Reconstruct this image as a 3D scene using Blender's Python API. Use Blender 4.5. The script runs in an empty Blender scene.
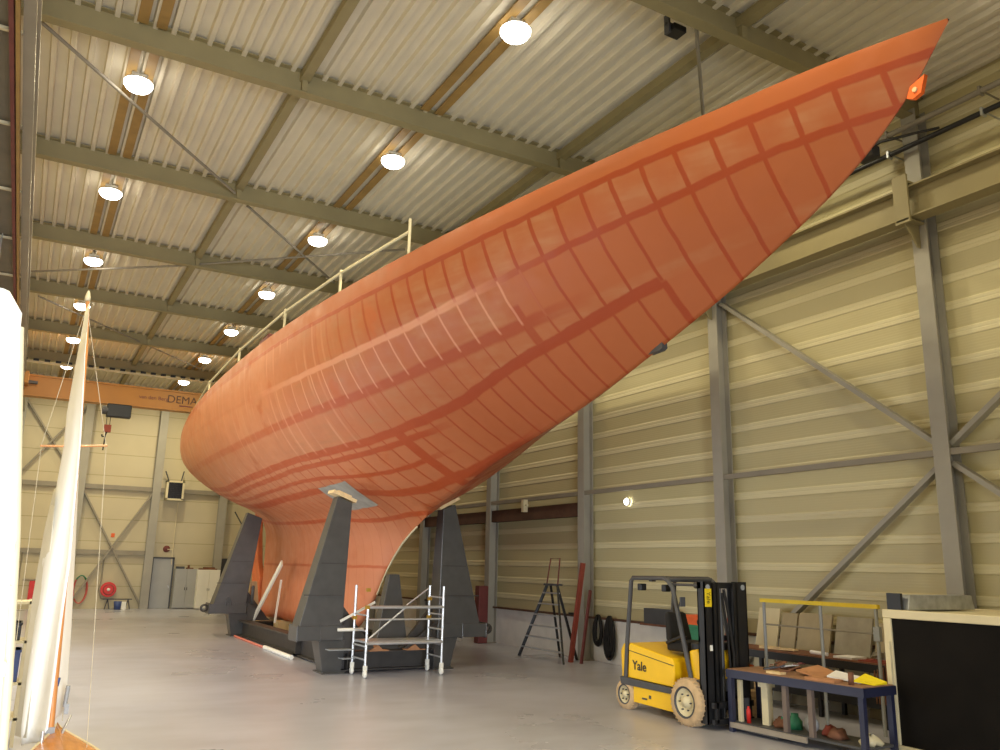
import bpy, math, random
from mathutils import Vector, Matrix
from math import sin, cos, pi, radians, sqrt

C = bpy.context.scene.collection
scene = bpy.context.scene

# ------------------------------------------------------------------ camera
cam_d = bpy.data.cameras.new('camera')
cam = bpy.data.objects.new('camera', cam_d)
C.objects.link(cam)
r0 = (0.8685705911964253, 0.13025047684627122, 0.4781421769620529)
r1 = (-0.4951150170373475, 0.18695214336264987, 0.848475112184334)
r2 = (0.021124583139063763, -0.9736959018982415, 0.22687010074879987)
cam.matrix_world = Matrix(((r0[0], -r0[1], -r0[2], 0.0),
                           (r1[0], -r1[1], -r1[2], 0.0),
                           (r2[0], -r2[1], -r2[2], 2.2),
                           (0, 0, 0, 1)))
cam_d.sensor_fit = 'HORIZONTAL'
cam_d.sensor_width = 36
cam_d.lens = 826 / 1000 * 36
cam_d.clip_start = 0.05
cam_d.clip_end = 200
scene.camera = cam

# ------------------------------------------------------------------ world, exposure
w = bpy.data.worlds.new('world')
scene.world = w
w.use_nodes = True
w.node_tree.nodes['Background'].inputs[0].default_value = (0.75, 0.85, 1.0, 1)
w.node_tree.nodes['Background'].inputs[1].default_value = 1.0
scene.view_settings.view_transform = 'Standard'
scene.view_settings.look = 'None'
scene.view_settings.gamma = 1
scene.view_settings.exposure = 0.0
scene.view_settings.use_curve_mapping = False
LAMP_W = 185.0
LAMP_COL = (1.0, 0.87, 0.54)
DAY_W = 600.0
SIDE_W = 190.0

def area(name, loc, rot, sx, sy, power, col, spread=pi):
    l = bpy.data.lights.new(name, 'AREA')
    l.shape = 'RECTANGLE'; l.size = sx; l.size_y = sy
    l.energy = power; l.color = col; l.spread = spread
    o = bpy.data.objects.new(name, l); C.objects.link(o)
    o.location = loc; o.rotation_euler = rot
    return o
# daylight through the open gate in the wall behind the camera, on the left
area('daylight_gate', (1.5, -5.95, 2.1), (radians(90), 0, 0), 5.0, 4.0, DAY_W, (0.84, 0.91, 1.0), radians(84))
# added side light, low in the left wall, brightens lower right wall and hull
area('added_side_fill', (-1.28, 18.0, 1.75), (0, radians(-90), 0), 3.3, 14.0, SIDE_W, (0.90, 0.95, 1.0), radians(110))

# ------------------------------------------------------------------ materials
def lin(c):
    return tuple(((v / 255) / 12.92 if v / 255 <= 0.04045 else ((v / 255 + 0.055) / 1.055) ** 2.4) for v in c)
MATS = {}
def mat(name, rgb, rough=0.6, metal=0.0, var=0.12, scale=3.0, bump=0.0, emit=0.0, spec=0.5, stretch=(1, 1, 1)):
    if name in MATS: return MATS[name]
    m = bpy.data.materials.new(name); m.use_nodes = True
    nt = m.node_tree; b = nt.nodes['Principled BSDF']
    c = lin(rgb)
    b.inputs['Roughness'].default_value = rough
    b.inputs['Metallic'].default_value = metal
    b.inputs['Specular IOR Level'].default_value = spec
    tc = nt.nodes.new('ShaderNodeTexCoord'); mp = nt.nodes.new('ShaderNodeMapping')
    mp.inputs['Scale'].default_value = stretch
    nz = nt.nodes.new('ShaderNodeTexNoise'); nz.inputs['Scale'].default_value = scale; nz.inputs['Detail'].default_value = 4
    nt.links.new(tc.outputs['Object'], mp.inputs[0]); nt.links.new(mp.outputs[0], nz.inputs['Vector'])
    rp = nt.nodes.new('ShaderNodeValToRGB')
    rp.color_ramp.elements[0].position = 0.3; rp.color_ramp.elements[1].position = 0.7
    rp.color_ramp.elements[0].color = (*[v * (1 - var) for v in c], 1)
    rp.color_ramp.elements[1].color = (*[min(1, v * (1 + var)) for v in c], 1)
    nt.links.new(nz.outputs['Fac'], rp.inputs[0]); nt.links.new(rp.outputs[0], b.inputs['Base Color'])
    if bump:
        bp = nt.nodes.new('ShaderNodeBump'); bp.inputs['Strength'].default_value = bump; bp.inputs['Distance'].default_value = 0.02
        nt.links.new(nz.outputs['Fac'], bp.inputs['Height']); nt.links.new(bp.outputs[0], b.inputs['Normal'])
    if emit:
        b.inputs['Emission Color'].default_value = (*c, 1); b.inputs['Emission Strength'].default_value = emit
    MATS[name] = m
    return m

M = {}
M['deck'] = mat('roof_deck_paint', (216, 206, 182), 0.75, 0, 0.05, 1.2)
M['ochre'] = mat('ochre_galvanised', (156, 124, 68), 0.6, 0, 0.15, 3)
M['rafter'] = mat('rafter_paint', (148, 136, 98), 0.6, 0, 0.06, 2)
M['steel'] = mat('column_paint', (160, 155, 142), 0.5, 0, 0.06, 2)
M['steel_dk'] = mat('girt_paint', (142, 134, 118), 0.55, 0, 0.08, 2)
M['cladding'] = mat('wall_cladding', (214, 203, 164), 0.5, 0, 0.04, 0.7)
M['rib'] = mat('wall_rib', (232, 224, 190), 0.5, 0, 0.03, 1)
M['farwall'] = mat('far_cladding', (196, 184, 152), 0.55, 0, 0.05, 0.6)
M['joint'] = mat('panel_joint', (168, 156, 118), 0.6, 0, 0.05, 2)
M['plinth'] = mat('concrete_plinth', (226, 223, 216), 0.8, 0, 0.06, 3)
M['ledge'] = mat('ledge_brown', (90, 62, 46), 0.7, 0, 0.2, 5)
M['white'] = mat('white_paint', (238, 236, 226), 0.5, 0, 0.03, 3)
M['black'] = mat('black_paint', (26, 26, 28), 0.45, 0, 0.2, 6)
M['rubber'] = mat('black_rubber', (30, 28, 28), 0.85, 0, 0.2, 9)
M['grey'] = mat('grey_paint', (150, 152, 152), 0.5, 0, 0.06, 3)
M['dkgrey'] = mat('dark_grey_paint', (72, 72, 74), 0.5, 0, 0.1, 3)
M['glass_on'] = mat('lamp_glass', (255, 250, 240), 0.3, 0, 0.0, 1, emit=14.0)
M['lampbody'] = mat('lamp_body', (185, 180, 165), 0.4, 0.3, 0.05, 5)
M['crane'] = mat('crane_orange', (176, 116, 34), 0.45, 0, 0.06, 1)
M['yellow'] = mat('forklift_yellow', (244, 196, 22), 0.35, 0, 0.04, 3)
M['railyellow'] = mat('rail_yellow', (226, 196, 30), 0.45, 0, 0.06, 6)
M['red'] = mat('signal_red', (205, 40, 32), 0.45, 0, 0.08, 5)
M['redbrown'] = mat('red_oxide', (140, 62, 46), 0.7, 0, 0.15, 6)
M['maroon'] = mat('maroon_steel', (110, 52, 48), 0.6, 0, 0.15, 4)
M['cradle'] = mat('cradle_steel', (74, 73, 72), 0.32, 0.0, 0.12, 4)
M['cradle_dk'] = mat('cradle_beam_steel', (62, 58, 55), 0.5, 0.0, 0.2, 5)
M['timber'] = mat('pale_timber', (222, 196, 148), 0.7, 0, 0.12, 8, stretch=(1, 1, .1))
M['alu'] = mat('aluminium', (215, 218, 222), 0.3, 0.7, 0.06, 8)
M['galv'] = mat('galvanised_steel', (180, 184, 188), 0.35, 0.7, 0.25, 7)
M['rust'] = mat('rusty_steel', (122, 80, 58), 0.8, 0.1, 0.3, 9)
M['blue'] = mat('bench_blue', (38, 41, 66), 0.45, 0, 0.1, 5)
M['benchtop'] = mat('bench_top_wood', (150, 112, 84), 0.7, 0, 0.2, 5, stretch=(3, .6, 1))
M['card'] = mat('cardboard', (182, 130, 90), 0.8, 0, 0.1, 8)
M['paper'] = mat('paper', (240, 238, 240), 0.7, 0, 0.02, 4)
M['yellowpaper'] = mat('yellow_card', (248, 226, 20), 0.6, 0, 0.02, 4)
M['cream'] = mat('cream_steel', (216, 204, 168), 0.5, 0, 0.05, 3)
M['tan'] = mat('tan_tyre', (196, 168, 130), 0.85, 0, 0.12, 12, bump=0.5)
M['green'] = mat('green_paint', (44, 120, 84), 0.5, 0, 0.1, 6)
M['sail'] = mat('sailcloth', (250, 247, 238), 0.8, 0, 0.03, 2, bump=0.6, stretch=(1, 1, .35))
M['jib'] = mat('shaded_sailcloth', (228, 220, 198), 0.85, 0, 0.06, 3)  # duller sailcloth, shade of the main sail's edge put into the colour
M['varnish'] = mat('varnished_wood', (190, 124, 50), 0.25, 0, 0.15, 6, stretch=(4, .5, 1))
M['spar'] = mat('varnished_spar', (206, 140, 78), 0.35, 0, 0.12, 6, stretch=(3, 3, .3))
M['rope'] = mat('rope', (198, 186, 160), 0.9, 0, 0.1, 20)
M['gold'] = mat('brass_coupler', (190, 150, 60), 0.4, 0.6, 0.1, 10)
M['orange'] = mat('orange_plastic', (224, 96, 30), 0.5, 0, 0.06, 6)
M['doorgrey'] = mat('door_grey', (168, 168, 166), 0.5, 0, 0.04, 2)
M['bluep'] = mat('blue_plastic', (60, 78, 130), 0.5, 0, 0.06, 5)
M['primer'] = mat('grey_primer', (158, 156, 146), 0.6, 0, 0.15, 4)
M['board_grey'] = mat('grey_board', (160, 152, 132), 0.6, 0, 0.15, 4)
M['ply'] = mat('plywood', (172, 158, 128), 0.75, 0, 0.12, 3)

# ------------------------------------------------------------------ mesh helpers
ORIG = {}
class MB:
    def __init__(s): s.v = []; s.f = []; s.sm = []
    def add(s, vs, fs, smooth=False):
        n = len(s.v); s.v += [tuple(p) for p in vs]
        for f in fs: s.f.append(tuple(i + n for i in f)); s.sm.append(smooth)
        return s
    def box(s, x0, x1, y0, y1, z0, z1):
        return s.add([(x0, y0, z0), (x1, y0, z0), (x1, y1, z0), (x0, y1, z0), (x0, y0, z1), (x1, y0, z1), (x1, y1, z1), (x0, y1, z1)],
                     [(0, 3, 2, 1), (4, 5, 6, 7), (0, 1, 5, 4), (1, 2, 6, 5), (2, 3, 7, 6), (3, 0, 4, 7)])
    def hexa(s, lo, hi):        # lo, hi: four points each (ccw seen from above)
        return s.add(list(lo) + list(hi), [(0, 3, 2, 1), (4, 5, 6, 7), (0, 1, 5, 4), (1, 2, 6, 5), (2, 3, 7, 6), (3, 0, 4, 7)])
    def beam(s, p, q, wd, ht, up=(0, 0, 1)):
        p = Vector(p); q = Vector(q); d = (q - p).normalized(); u = Vector(up)
        if abs(d.dot(u)) > 0.99: u = Vector((0, 1, 0))
        a = d.cross(u).normalized(); b = a.cross(d).normalized()
        c = [(-1, -1), (1, -1), (1, 1), (-1, 1)]
        vs = [e + a * (i * wd / 2) + b * (j * ht / 2) for e in (p, q) for i, j in c]
        return s.add(vs, [(0, 1, 2, 3), (7, 6, 5, 4), (0, 4, 5, 1), (1, 5, 6, 2), (2, 6, 7, 3), (3, 7, 4, 0)])
    def ibeam(s, p, q, wd, ht, up=(0, 0, 1), tf=0.02, tw=0.014):
        p = Vector(p); q = Vector(q); d = (q - p).normalized(); u = Vector(up)
        a = d.cross(u).normalized(); b = a.cross(d).normalized()
        o = b * (ht / 2 - tf / 2)
        s.beam(p + o, q + o, wd, tf, b); s.beam(p - o, q - o, wd, tf, b)
        return s.beam(p, q, tw, ht - 2 * tf, b)
    def tube(s, pts, r, n=8, close=False, caps=True):
        P = [Vector(p) for p in pts]; m = len(P)
        R = r if isinstance(r, (list, tuple)) else [r] * m
        vs = []; prev = None
        for i in range(m):
            if close: t = (P[(i + 1) % m] - P[i - 1])
            else: t = P[min(i + 1, m - 1)] - P[max(i - 1, 0)]
            t.normalize()
            if prev is None:
                ref = Vector((0, 0, 1)) if abs(t.z) < .9 else Vector((1, 0, 0)); a = t.cross(ref).normalized()
            else:
                a = (prev - t * prev.dot(t)).normalized()
            prev = a; b = t.cross(a)
            for k in range(n):
                an = 2 * pi * k / n; vs.append(P[i] + (a * cos(an) + b * sin(an)) * R[i])
        fs = []
        for i in range(m if close else m - 1):
            j = (i + 1) % m
            for k in range(n): fs.append((i * n + k, i * n + (k + 1) % n, j * n + (k + 1) % n, j * n + k))
        s.add(vs, fs, True)
        if caps and not close:
            s.add(vs[:n], [tuple(range(n))[::-1]]); s.add(vs[-n:], [tuple(range(n))])
        return s
    def cyl(s, p, q, r, r2=None, n=16):
        return s.tube([p, q], [r, r if r2 is None else r2], n)
    def lathe(s, prof, c, axis='z', n=24):   # prof: (radius, height)
        vs = []
        for r, h in prof:
            for k in range(n):
                a = 2 * pi * k / n; u, v = r * cos(a), r * sin(a)
                vs.append({'z': (c[0] + u, c[1] + v, c[2] + h), 'x': (c[0] + h, c[1] + u, c[2] + v), 'y': (c[0] + v, c[1] + h, c[2] + u)}[axis])
        fs = [(i * n + k, i * n + (k + 1) % n, (i + 1) * n + (k + 1) % n, (i + 1) * n + k) for i in range(len(prof) - 1) for k in range(n)]
        return s.add(vs, fs, True)
    def prism(s, poly, axis, a, b):          # polygon in the other two axes, extruded along axis
        def P(u, v, t): return {'x': (t, u, v), 'y': (u, t, v), 'z': (u, v, t)}[axis]
        n = len(poly); vs = [P(u, v, a) for u, v in poly] + [P(u, v, b) for u, v in poly]
        return s.add(vs, [tuple(range(n))[::-1], tuple(range(n, 2 * n))] + [(i, (i + 1) % n, n + (i + 1) % n, n + i) for i in range(n)])
    def xf(s, mtx):
        s.v = [tuple(mtx @ Vector(p)) for p in s.v]; return s
    def build(s, name, m, parent=None, bevel=0.0, origin=None):
        if parent is not None: o0 = ORIG[parent.name]
        elif origin is not None: o0 = Vector(origin)
        else:
            xs = [p[0] for p in s.v]; ys = [p[1] for p in s.v]; zs = [p[2] for p in s.v]
            o0 = Vector(((min(xs) + max(xs)) / 2, (min(ys) + max(ys)) / 2, min(zs)))
        me = bpy.data.meshes.new(name)
        me.from_pydata([(p[0] - o0.x, p[1] - o0.y, p[2] - o0.z) for p in s.v], [], s.f)
        me.polygons.foreach_set('use_smooth', s.sm)
        me.materials.append(m if not isinstance(m, str) else M[m])
        me.update()
        import bmesh
        bm = bmesh.new(); bm.from_mesh(me); bmesh.ops.recalc_face_normals(bm, faces=bm.faces[:]); bm.to_mesh(me); bm.free()
        o = bpy.data.objects.new(name, me); C.objects.link(o)
        ORIG[o.name] = o0
        if parent is not None: o.parent = parent
        else: o.location = o0
        if bevel:
            b = o.modifiers.new('bevel', 'BEVEL'); b.width = bevel; b.segments = 2; b.limit_method = 'ANGLE'
        return o

def thing(name, loc, label, cat, group=None):
    o = bpy.data.objects.new(name, None); C.objects.link(o)
    o.empty_display_size = 0.2
    o.location = loc; ORIG[o.name] = Vector(loc)
    o['label'] = label; o['category'] = cat
    if group: o['group'] = group
    return o
def tag(o, label, cat, group=None, kind=None):
    o['label'] = label; o['category'] = cat
    if group: o['group'] = group
    if kind: o['kind'] = kind
    return o
def struct(o): o['kind'] = 'structure'; return o
def dup(root, loc, label=None, rz=0.0):
    def cp(o, par):
        c = o.copy(); C.objects.link(c)
        if par is not None: c.parent = par
        for ch in o.children: cp(ch, c)
        return c
    r = cp(root, None); r.location = loc; r.rotation_euler = (0, 0, rz)
    if label: r['label'] = label
    return r
def text(body, size, name, m, parent, mtx, ext=0.002, bold=0.0):
    cu = bpy.data.curves.new(name, 'FONT'); cu.body = body; cu.size = size; cu.extrude = ext; cu.offset = bold; cu.align_x = 'CENTER'; cu.align_y = 'CENTER'
    t = bpy.data.objects.new(name + '_tmp', cu); C.objects.link(t)
    me = bpy.data.meshes.new_from_object(t.evaluated_get(bpy.context.evaluated_depsgraph_get()))
    bpy.data.objects.remove(t)
    me.transform(Matrix.Translation(-ORIG[parent.name]) @ mtx)
    me.materials.clear(); me.materials.append(M[m])
    o = bpy.data.objects.new(name, me); C.objects.link(o); o.parent = parent; ORIG[o.name] = ORIG[parent.name]
    return o
def basis(origin, x, y):
    x = Vector(x).normalized(); y = Vector(y).normalized(); z = x.cross(y)
    m = Matrix((x, y, z)).transposed().to_4x4(); m.translation = Vector(origin); return m
ORD = ['nearest', 'second nearest', 'third nearest', 'fourth nearest', 'fifth nearest', 'sixth nearest', 'seventh nearest', 'farthest']
FY = [7.85, 12.75, 17.7, 22.65, 27.6, 32.5, 37.45]      # frame lines of the hall
XR = 12.45                                              # inner face of the right columns
XW = 12.82                                              # face of the right cladding
YF = 42.6                                               # face of the far wall
ZR = 10.45                                              # underside of the roof deck
XL = -1.35

# ================================================================== SETTING
# floor
def floor_mat():
    m = bpy.data.materials.new('concrete_floor'); m.use_nodes = True; nt = m.node_tree; N = nt.nodes; L = nt.links
    b = N['Principled BSDF']; tc = N.new('ShaderNodeTexCoord')
    n1 = N.new('ShaderNodeTexNoise'); n1.inputs['Scale'].default_value = 0.35; n1.inputs['Detail'].default_value = 6
    mp = N.new('ShaderNodeMapping'); mp.inputs['Scale'].default_value = (0.8, 1.6, 1); mp.inputs['Rotation'].default_value = (0, 0, 0.3)
    n2 = N.new('ShaderNodeTexNoise'); n2.inputs['Scale'].default_value = 1.3; n2.inputs['Detail'].default_value = 6
    L.new(tc.outputs['Object'], n1.inputs['Vector']); L.new(tc.outputs['Object'], mp.inputs[0]); L.new(mp.outputs[0], n2.inputs['Vector'])
    mx = N.new('ShaderNodeMath'); mx.operation = 'ADD'; L.new(n1.outputs['Fac'], mx.inputs[0]); L.new(n2.outputs['Fac'], mx.inputs[1])
    hv = N.new('ShaderNodeMath'); hv.operation = 'MULTIPLY'; hv.inputs[1].default_value = .5; L.new(mx.outputs[0], hv.inputs[0])
    rp = N.new('ShaderNodeValToRGB'); rp.color_ramp.elements[0].position = .35; rp.color_ramp.elements[1].position = .65
    rp.color_ramp.elements[0].color = (*lin((166, 166, 177)), 1); rp.color_ramp.elements[1].color = (*lin((184, 185, 199)), 1)
    L.new(hv.outputs[0], rp.inputs[0]); L.new(rp.outputs[0], b.inputs['Base Color'])
    r2_ = N.new('ShaderNodeMapRange'); r2_.inputs[3].default_value = .2; r2_.inputs[4].default_value = .4
    L.new(n1.outputs['Fac'], r2_.inputs[0]); L.new(r2_.outputs[0], b.inputs['Roughness'])
    return m
struct(MB().box(XL - .2, 13.2, -6.2, YF + .3, -0.2, 0).build('floor', floor_mat(), origin=(0, 0, 0)))

# corrugated roof deck
mb = MB(); pts = []; x = XL
pitch = 0.275
while x < 13.1:
    pts += [(x, ZR), (x + .165, ZR), (x + .185, ZR - .085), (x + .255, ZR - .085)]
    x += pitch
nP = len(pts)
mb.add([(a, -6.2, b) for a, b in pts] + [(a, YF + .2, b) for a, b in pts], [(i, i + 1, nP + i + 1, nP + i) for i in range(nP - 1)])
mb.box(XL - .2, 13.2, -6.2, YF + .3, ZR + .02, ZR + .2)
struct(mb.build('ceiling', M['deck'], origin=(0, 0, 0)))

# right wall: profiled cladding above a concrete plinth
mb = MB(); prof = []; z = 1.0; k = 0
while z < ZR + .1:
    prof += [(XW, z), (XW, z + .30)]
    # raised cassette joint
    prof += [(XW - .016, z + .325), (XW - .016, z + .37), (XW - .011, z + .385), (XW - .016, z + .40), (XW - .016, z + .445)]
    z += .47
n = len(prof)
mb.add([(a, -6.2, b) for a, b in prof] + [(a, YF + .2, b) for a, b in prof], [(i, i + 1, n + i + 1, n + i) for i in range(n - 1)])
def clad_mat():
    m = bpy.data.materials.new('profiled_cladding'); m.use_nodes = True; nt = m.node_tree; N = nt.nodes; L = nt.links
    b = N['Principled BSDF']; b.inputs['Roughness'].default_value = .45
    tc = N.new('ShaderNodeTexCoord'); sp = N.new('ShaderNodeSeparateXYZ'); L.new(tc.outputs['Object'], sp.inputs[0])
    nz = N.new('ShaderNodeTexNoise'); nz.inputs['Scale'].default_value = .4
    L.new(tc.outputs['Object'], nz.inputs['Vector'])
    rp = N.new('ShaderNodeValToRGB'); rp.color_ramp.elements[0].color = (*lin((190, 179, 134)), 1); rp.color_ramp.elements[1].color = (*lin((200, 189, 146)), 1)
    L.new(nz.outputs['Fac'], rp.inputs[0])
    # raised joints carry a lighter coating
    lt = N.new('ShaderNodeMath'); lt.operation = 'LESS_THAN'; lt.inputs[1].default_value = XW - .006; L.new(sp.outputs['X'], lt.inputs[0])
    mx = N.new('ShaderNodeMix'); mx.data_type = 'RGBA'; mx.inputs['B'].default_value = (*lin((220, 210, 168)), 1)
    L.new(lt.outputs[0], mx.inputs['Factor']); L.new(rp.outputs[0], mx.inputs['A']); L.new(mx.outputs['Result'], b.inputs['Base Color'])
    # fine horizontal micro ribs
    ml = N.new('ShaderNodeMath'); ml.operation = 'MULTIPLY'; ml.inputs[1].default_value = 2 * pi / .047; L.new(sp.outputs['Z'], ml.inputs[0])
    sn = N.new('ShaderNodeMath'); sn.operation = 'SINE'; L.new(ml.outputs[0], sn.inputs[0])
    bp = N.new('ShaderNodeBump'); bp.inputs['Strength'].default_value = .12; bp.inputs['Distance'].default_value = .004
    L.new(sn.outputs[0], bp.inputs['Height']); L.new(bp.outputs[0], b.inputs['Normal'])
    return m
wr = struct(mb.build('wall_right', clad_mat(), origin=(0, 0, 0)))
struct(MB().box(XW - .08, 13.2, -6.2, YF + .2, 0, 1.0).build('baseboard_right', M['plinth']))
struct(MB().box(XW - .14, XW + .02, -6.2, YF, 1.0, 1.05).build('trim_right', M['ledge']))
struct(MB().box(13.0, 13.2, -6.2, YF + .2, 1.0, ZR + .2).build('wall_right_shell', M['steel_dk']))

# far wall: sandwich panels with shadow joints
mb = MB(); z = 0.0
while z < ZR + .1:
    mb.box(XL - .2, 13.2, YF, YF + .12, z, z + .985); z += 1.0
mb.box(XL - .2, 13.2, YF + .02, YF + .3, 0, ZR + .2)
struct(mb.build('wall_far', M['farwall'], origin=(0, 0, 0)))
mb = MB()
for i in range(1, 11): mb.box(XL, 13.0, YF - .004, YF + .02, i * 1.0 - .025, i * 1.0 + .005)
struct(mb.build('trim_far', M['joint']))
# left wall
mb = MB(); z = 0
mb.box(XL - .3, XL, -6.2, 10.9, 0, ZR + .2); mb.box(XL - .3, XL, 25.1, YF + .2, 0, ZR + .2); mb.box(XL - .3, XL, 10.9, 25.1, 3.5, ZR + .2)  # low opening made for the added side light
struct(mb.build('wall_left', M['cladding'], origin=(0, 0, 0)))
# wall behind the camera with the open gate
mb = MB(); mb.box(XL - .2, -1.0, -6.3, -6.1, 0, ZR + .2); mb.box(4.0, 13.2, -6.3, -6.1, 0, ZR + .2); mb.box(-1.0, 4.0, -6.3, -6.1, 4.1, ZR + .2)
struct(mb.build('wall_back', M['farwall'], origin=(0, 0, 0)))

# ================================================================== ROOF STEEL
for i, y in enumerate(FY):
    b = MB().ibeam((XL, y, 10.2), (12.8, y, 10.2), .2, .42)
    for xx in (3.2, 8.46): b.box(xx - .05, xx + .05, y - .1, y + .1, 10.02, 10.4)
    tag(b.build('roof_rafter', 'rafter'), 'long painted steel roof rafter, %s of the rafters crossing the hall' % ORD[i], 'rafter', 'roof rafters')
for xx, lab in ((3.2, 'left lengthwise steel strut under the roof, over the open floor'), (8.46, 'right lengthwise steel strut under the roof, running above the hull')):
    tag(MB().beam((xx, -2, 10.3), (xx, YF, 10.3), .16, .16).build('roof_strut', 'rafter'), lab, 'strut')
rods = [((-.8, 13.0, 10.1), (3.1, 17.55, 10.1), 'thin diagonal brace rod from the left wall in the nearest roof bay'),
        ((3.5, 18.1, 10.1), (6.9, 22.1, 10.1), 'thin diagonal brace rod passing under the third lamp of the hull row'),
        ((-.8, 26.0, 10.1), (2.7, 23.2, 10.1), 'thin brace rod beside the third lamp of the left row'),
        ((2.7, 23.2, 10.1), (7.6, 18.6, 10.1), 'thin brace rod running behind the deck railing to the hull'),
        ((-.5, 28.4, 10.1), (5.7, 35.9, 10.1), 'long dark diagonal brace rod in the far roof bays'),
        ((7.62, 7.9, 10.1), (9.65, 9.9, 10.1), 'short brace tube rising beside the hull at the top right')]
for a, b, lab in rods:
    tag(MB().tube([a, b], .03, 8).build('brace_rod', 'steel_dk'), lab, 'brace rod')

# lamps
def lamp_proto():
    t = thing('ceiling_lamp', (0, 0, 10.1), '', 'ceiling lamp', 'high bay ceiling lamps')
    b = MB()
    b.box(-.13, .13, -.1, .1, 10.2, 10.27)
    b.build('gear_box', 'lampbody', t, bevel=.01)
    p = [(.12, .11), (.16, .10), (.25, .04), (.26, .02), (.245, .02)]
    b = MB().lathe(p, (0, 0, 10.1), 'z', 4)
    b.xf(Matrix.Translation((0, 0, 0)) @ Matrix.Rotation(pi / 4, 4, 'Z'))
    b.build('reflector', 'lampbody', t)
    g = MB(); pr = [(.0, -.13), (.11, -.12), (.19, -.085), (.235, -.02), (.235, .02), (.0, .02)]
    g.lathe(pr, (0, 0, 10.1), 'z', 20); g.build('lamp_glass', 'glass_on', t)
    return t
def add_light(x, y, k=1.0):
    l = bpy.data.lights.new('lamp_light', 'AREA'); l.shape = 'DISK'; l.size = .42; l.energy = LAMP_W * k; l.color = LAMP_COL; l.spread = radians(172)
    o = bpy.data.objects.new('lamp_light', l); C.objects.link(o); o.location = (x, y, 9.99)
LP = lamp_proto(); first = True
rows = [(5.55, [4.7, 9.6, 14.45, 19.4, 24.45, 29.4, 34.3, 39.35], 'row beside the hull'), (.74, [4.5, 9.3, 14.2, 19.2, 24.2, 29.0, 33.9, 38.9], 'row near the left wall'),
        (10.7, [5.0, 9.6, 14.8, 19.8, 24.8, 29.8, 34.8, 39.8], None)]
for x, ys, nm in rows:
    for i, y in enumerate(ys):
        if nm:
            k0 = 1 if x > 3 else 2
            lab = 'bright high bay lamp, %s of those seen in the %s' % (ORD[i - k0], nm)
            if i < k0: lab = 'high bay lamp %s in the %s' % (('overhead of the viewer', 'just ahead of the viewer')[i], nm)
        else: lab = 'high bay lamp hanging behind the red hull'
        if first: LP.location = (x, y, 10.16); LP['label'] = lab; first = False
        else: dup(LP, (x, y, 10.16), lab)
        add_light(x, y, 1.0 if nm else .3)
for x, lab in ((5.55, 'pair of ochre strips along the lamp row beside the hull'), (.74, 'pair of ochre strips along the left lamp row')):
    t = thing('ochre_strip', (x, 18, 10.33), lab, 'cable tray')
    ends = [2.9] + FY + [YF]
    for y0_, y1_ in zip(ends, ends[1:]):
        for s_ in (-1, 1):
            MB().box(x + s_ * .14 - .08, x + s_ * .14 + .08, y0_ + .12, y1_ - .12, 10.33, 10.36).build('tray', 'ochre', t)  # thin ochre strips under the deck, either side of the lamps
# dark unlit lamp
t = thing('floodlight', (7.6, 8.3, 10.0), 'small dark unlit floodlight under the roof beside the nearest rafter', 'floodlight')
MB().box(7.48, 7.72, 8.2, 8.42, 10.1, 10.2).build('housing', 'black', t, bevel=.01)
MB().box(7.42, 7.46, 8.26, 8.36, 10.05, 10.42).box(7.42, 7.6, 8.28, 8.34, 10.2, 10.24).build('bracket', 'dkgrey', t)

# ================================================================== RIGHT WALL STEEL
for i, y in enumerate(FY):
    t = thing('steel_column', (XR + .15, y, 0), 'grey steel wall column on the right wall, %s of the row' % ORD[i], 'column', 'right wall columns')
    b = MB().ibeam((XR + .15, y, 0), (XR + .15, y, 10.1), .27, .30, up=(1, 0, 0), tf=.02, tw=.012)
    b.build('shaft', 'steel', t)
    MB().box(XR - .03, XR + .33, y - .18, y + .18, 0, .03).build('base_plate', 'steel_dk', t)
    b = MB().box(XR - .42, XR, y - .11, y + .11, 7.94, 7.97)
    b.prism([(XR - .40, 7.94), (XR, 7.94), (XR, 7.55), (XR - .08, 7.55)], 'y', y - .012, y + .012)
    b.box(XR - .42, XR - .38, y - .13, y + .13, 7.9, 8.75); b.box(XR - .40, XR + .02, y - .1, y + .1, 8.62, 8.66)
    b.build('corbel', 'rafter', t)
t = thing('crane_runway', (XR - .25, 18, 8.0), 'grey crane runway girder along the top of the right wall', 'crane runway')
MB().ibeam((XR - .2, -5, 8.28), (XR - .2, YF - .3, 8.28), .3, .56, tf=.03).build('girder', 'rafter', t)
MB().box(XR - .23, XR - .17, -5, YF - .3, 8.56, 8.62).build('rail', 'steel_dk', t)
for z_, r_, m_, lab in ((9.35, .045, 'black', 'black pipe clipped along the upper right wall'), (9.72, .05, 'steel_dk', 'grey pipe running above the black pipe on the right wall')):
    t = thing('wall_pipe', (12.3, 18, z_), lab, 'pipe')
    MB().tube([(12.3, -5, z_), (12.3, YF, z_)], r_, 10).build('pipe', m_, t)
    for k in range(14):
        y = 3.2 + k * 1.65
        MB().box(12.24, 12.36, y - .02, y + .02, z_ - r_ - .02, z_ + r_ + .02).box(12.34, 12.8, y - .012, y + .012, z_, z_ + .02).build('clip', 'galv' if m_ == 'black' else 'steel_dk', t)
t = thing('valve', (12.25, 8.6, 9.3), 'cluster of small pipe fittings on the wall pipe beside the bow', 'pipe fitting')
MB().box(12.12, 12.34, 8.35, 8.7, 9.42, 9.62).build('body', 'dkgrey', t, bevel=.01)
MB().tube([(12.2, 8.7, 9.55), (12.15, 8.2, 9.58), (12.18, 7.6, 9.47), (12.25, 7.2, 9.4)], .025, 8).build('hose', 'black', t)
MB().cyl((12.1, 8.5, 9.5), (12.0, 8.5, 9.5), .06, n=10).build('hand_wheel', 'steel_dk', t)
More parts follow.
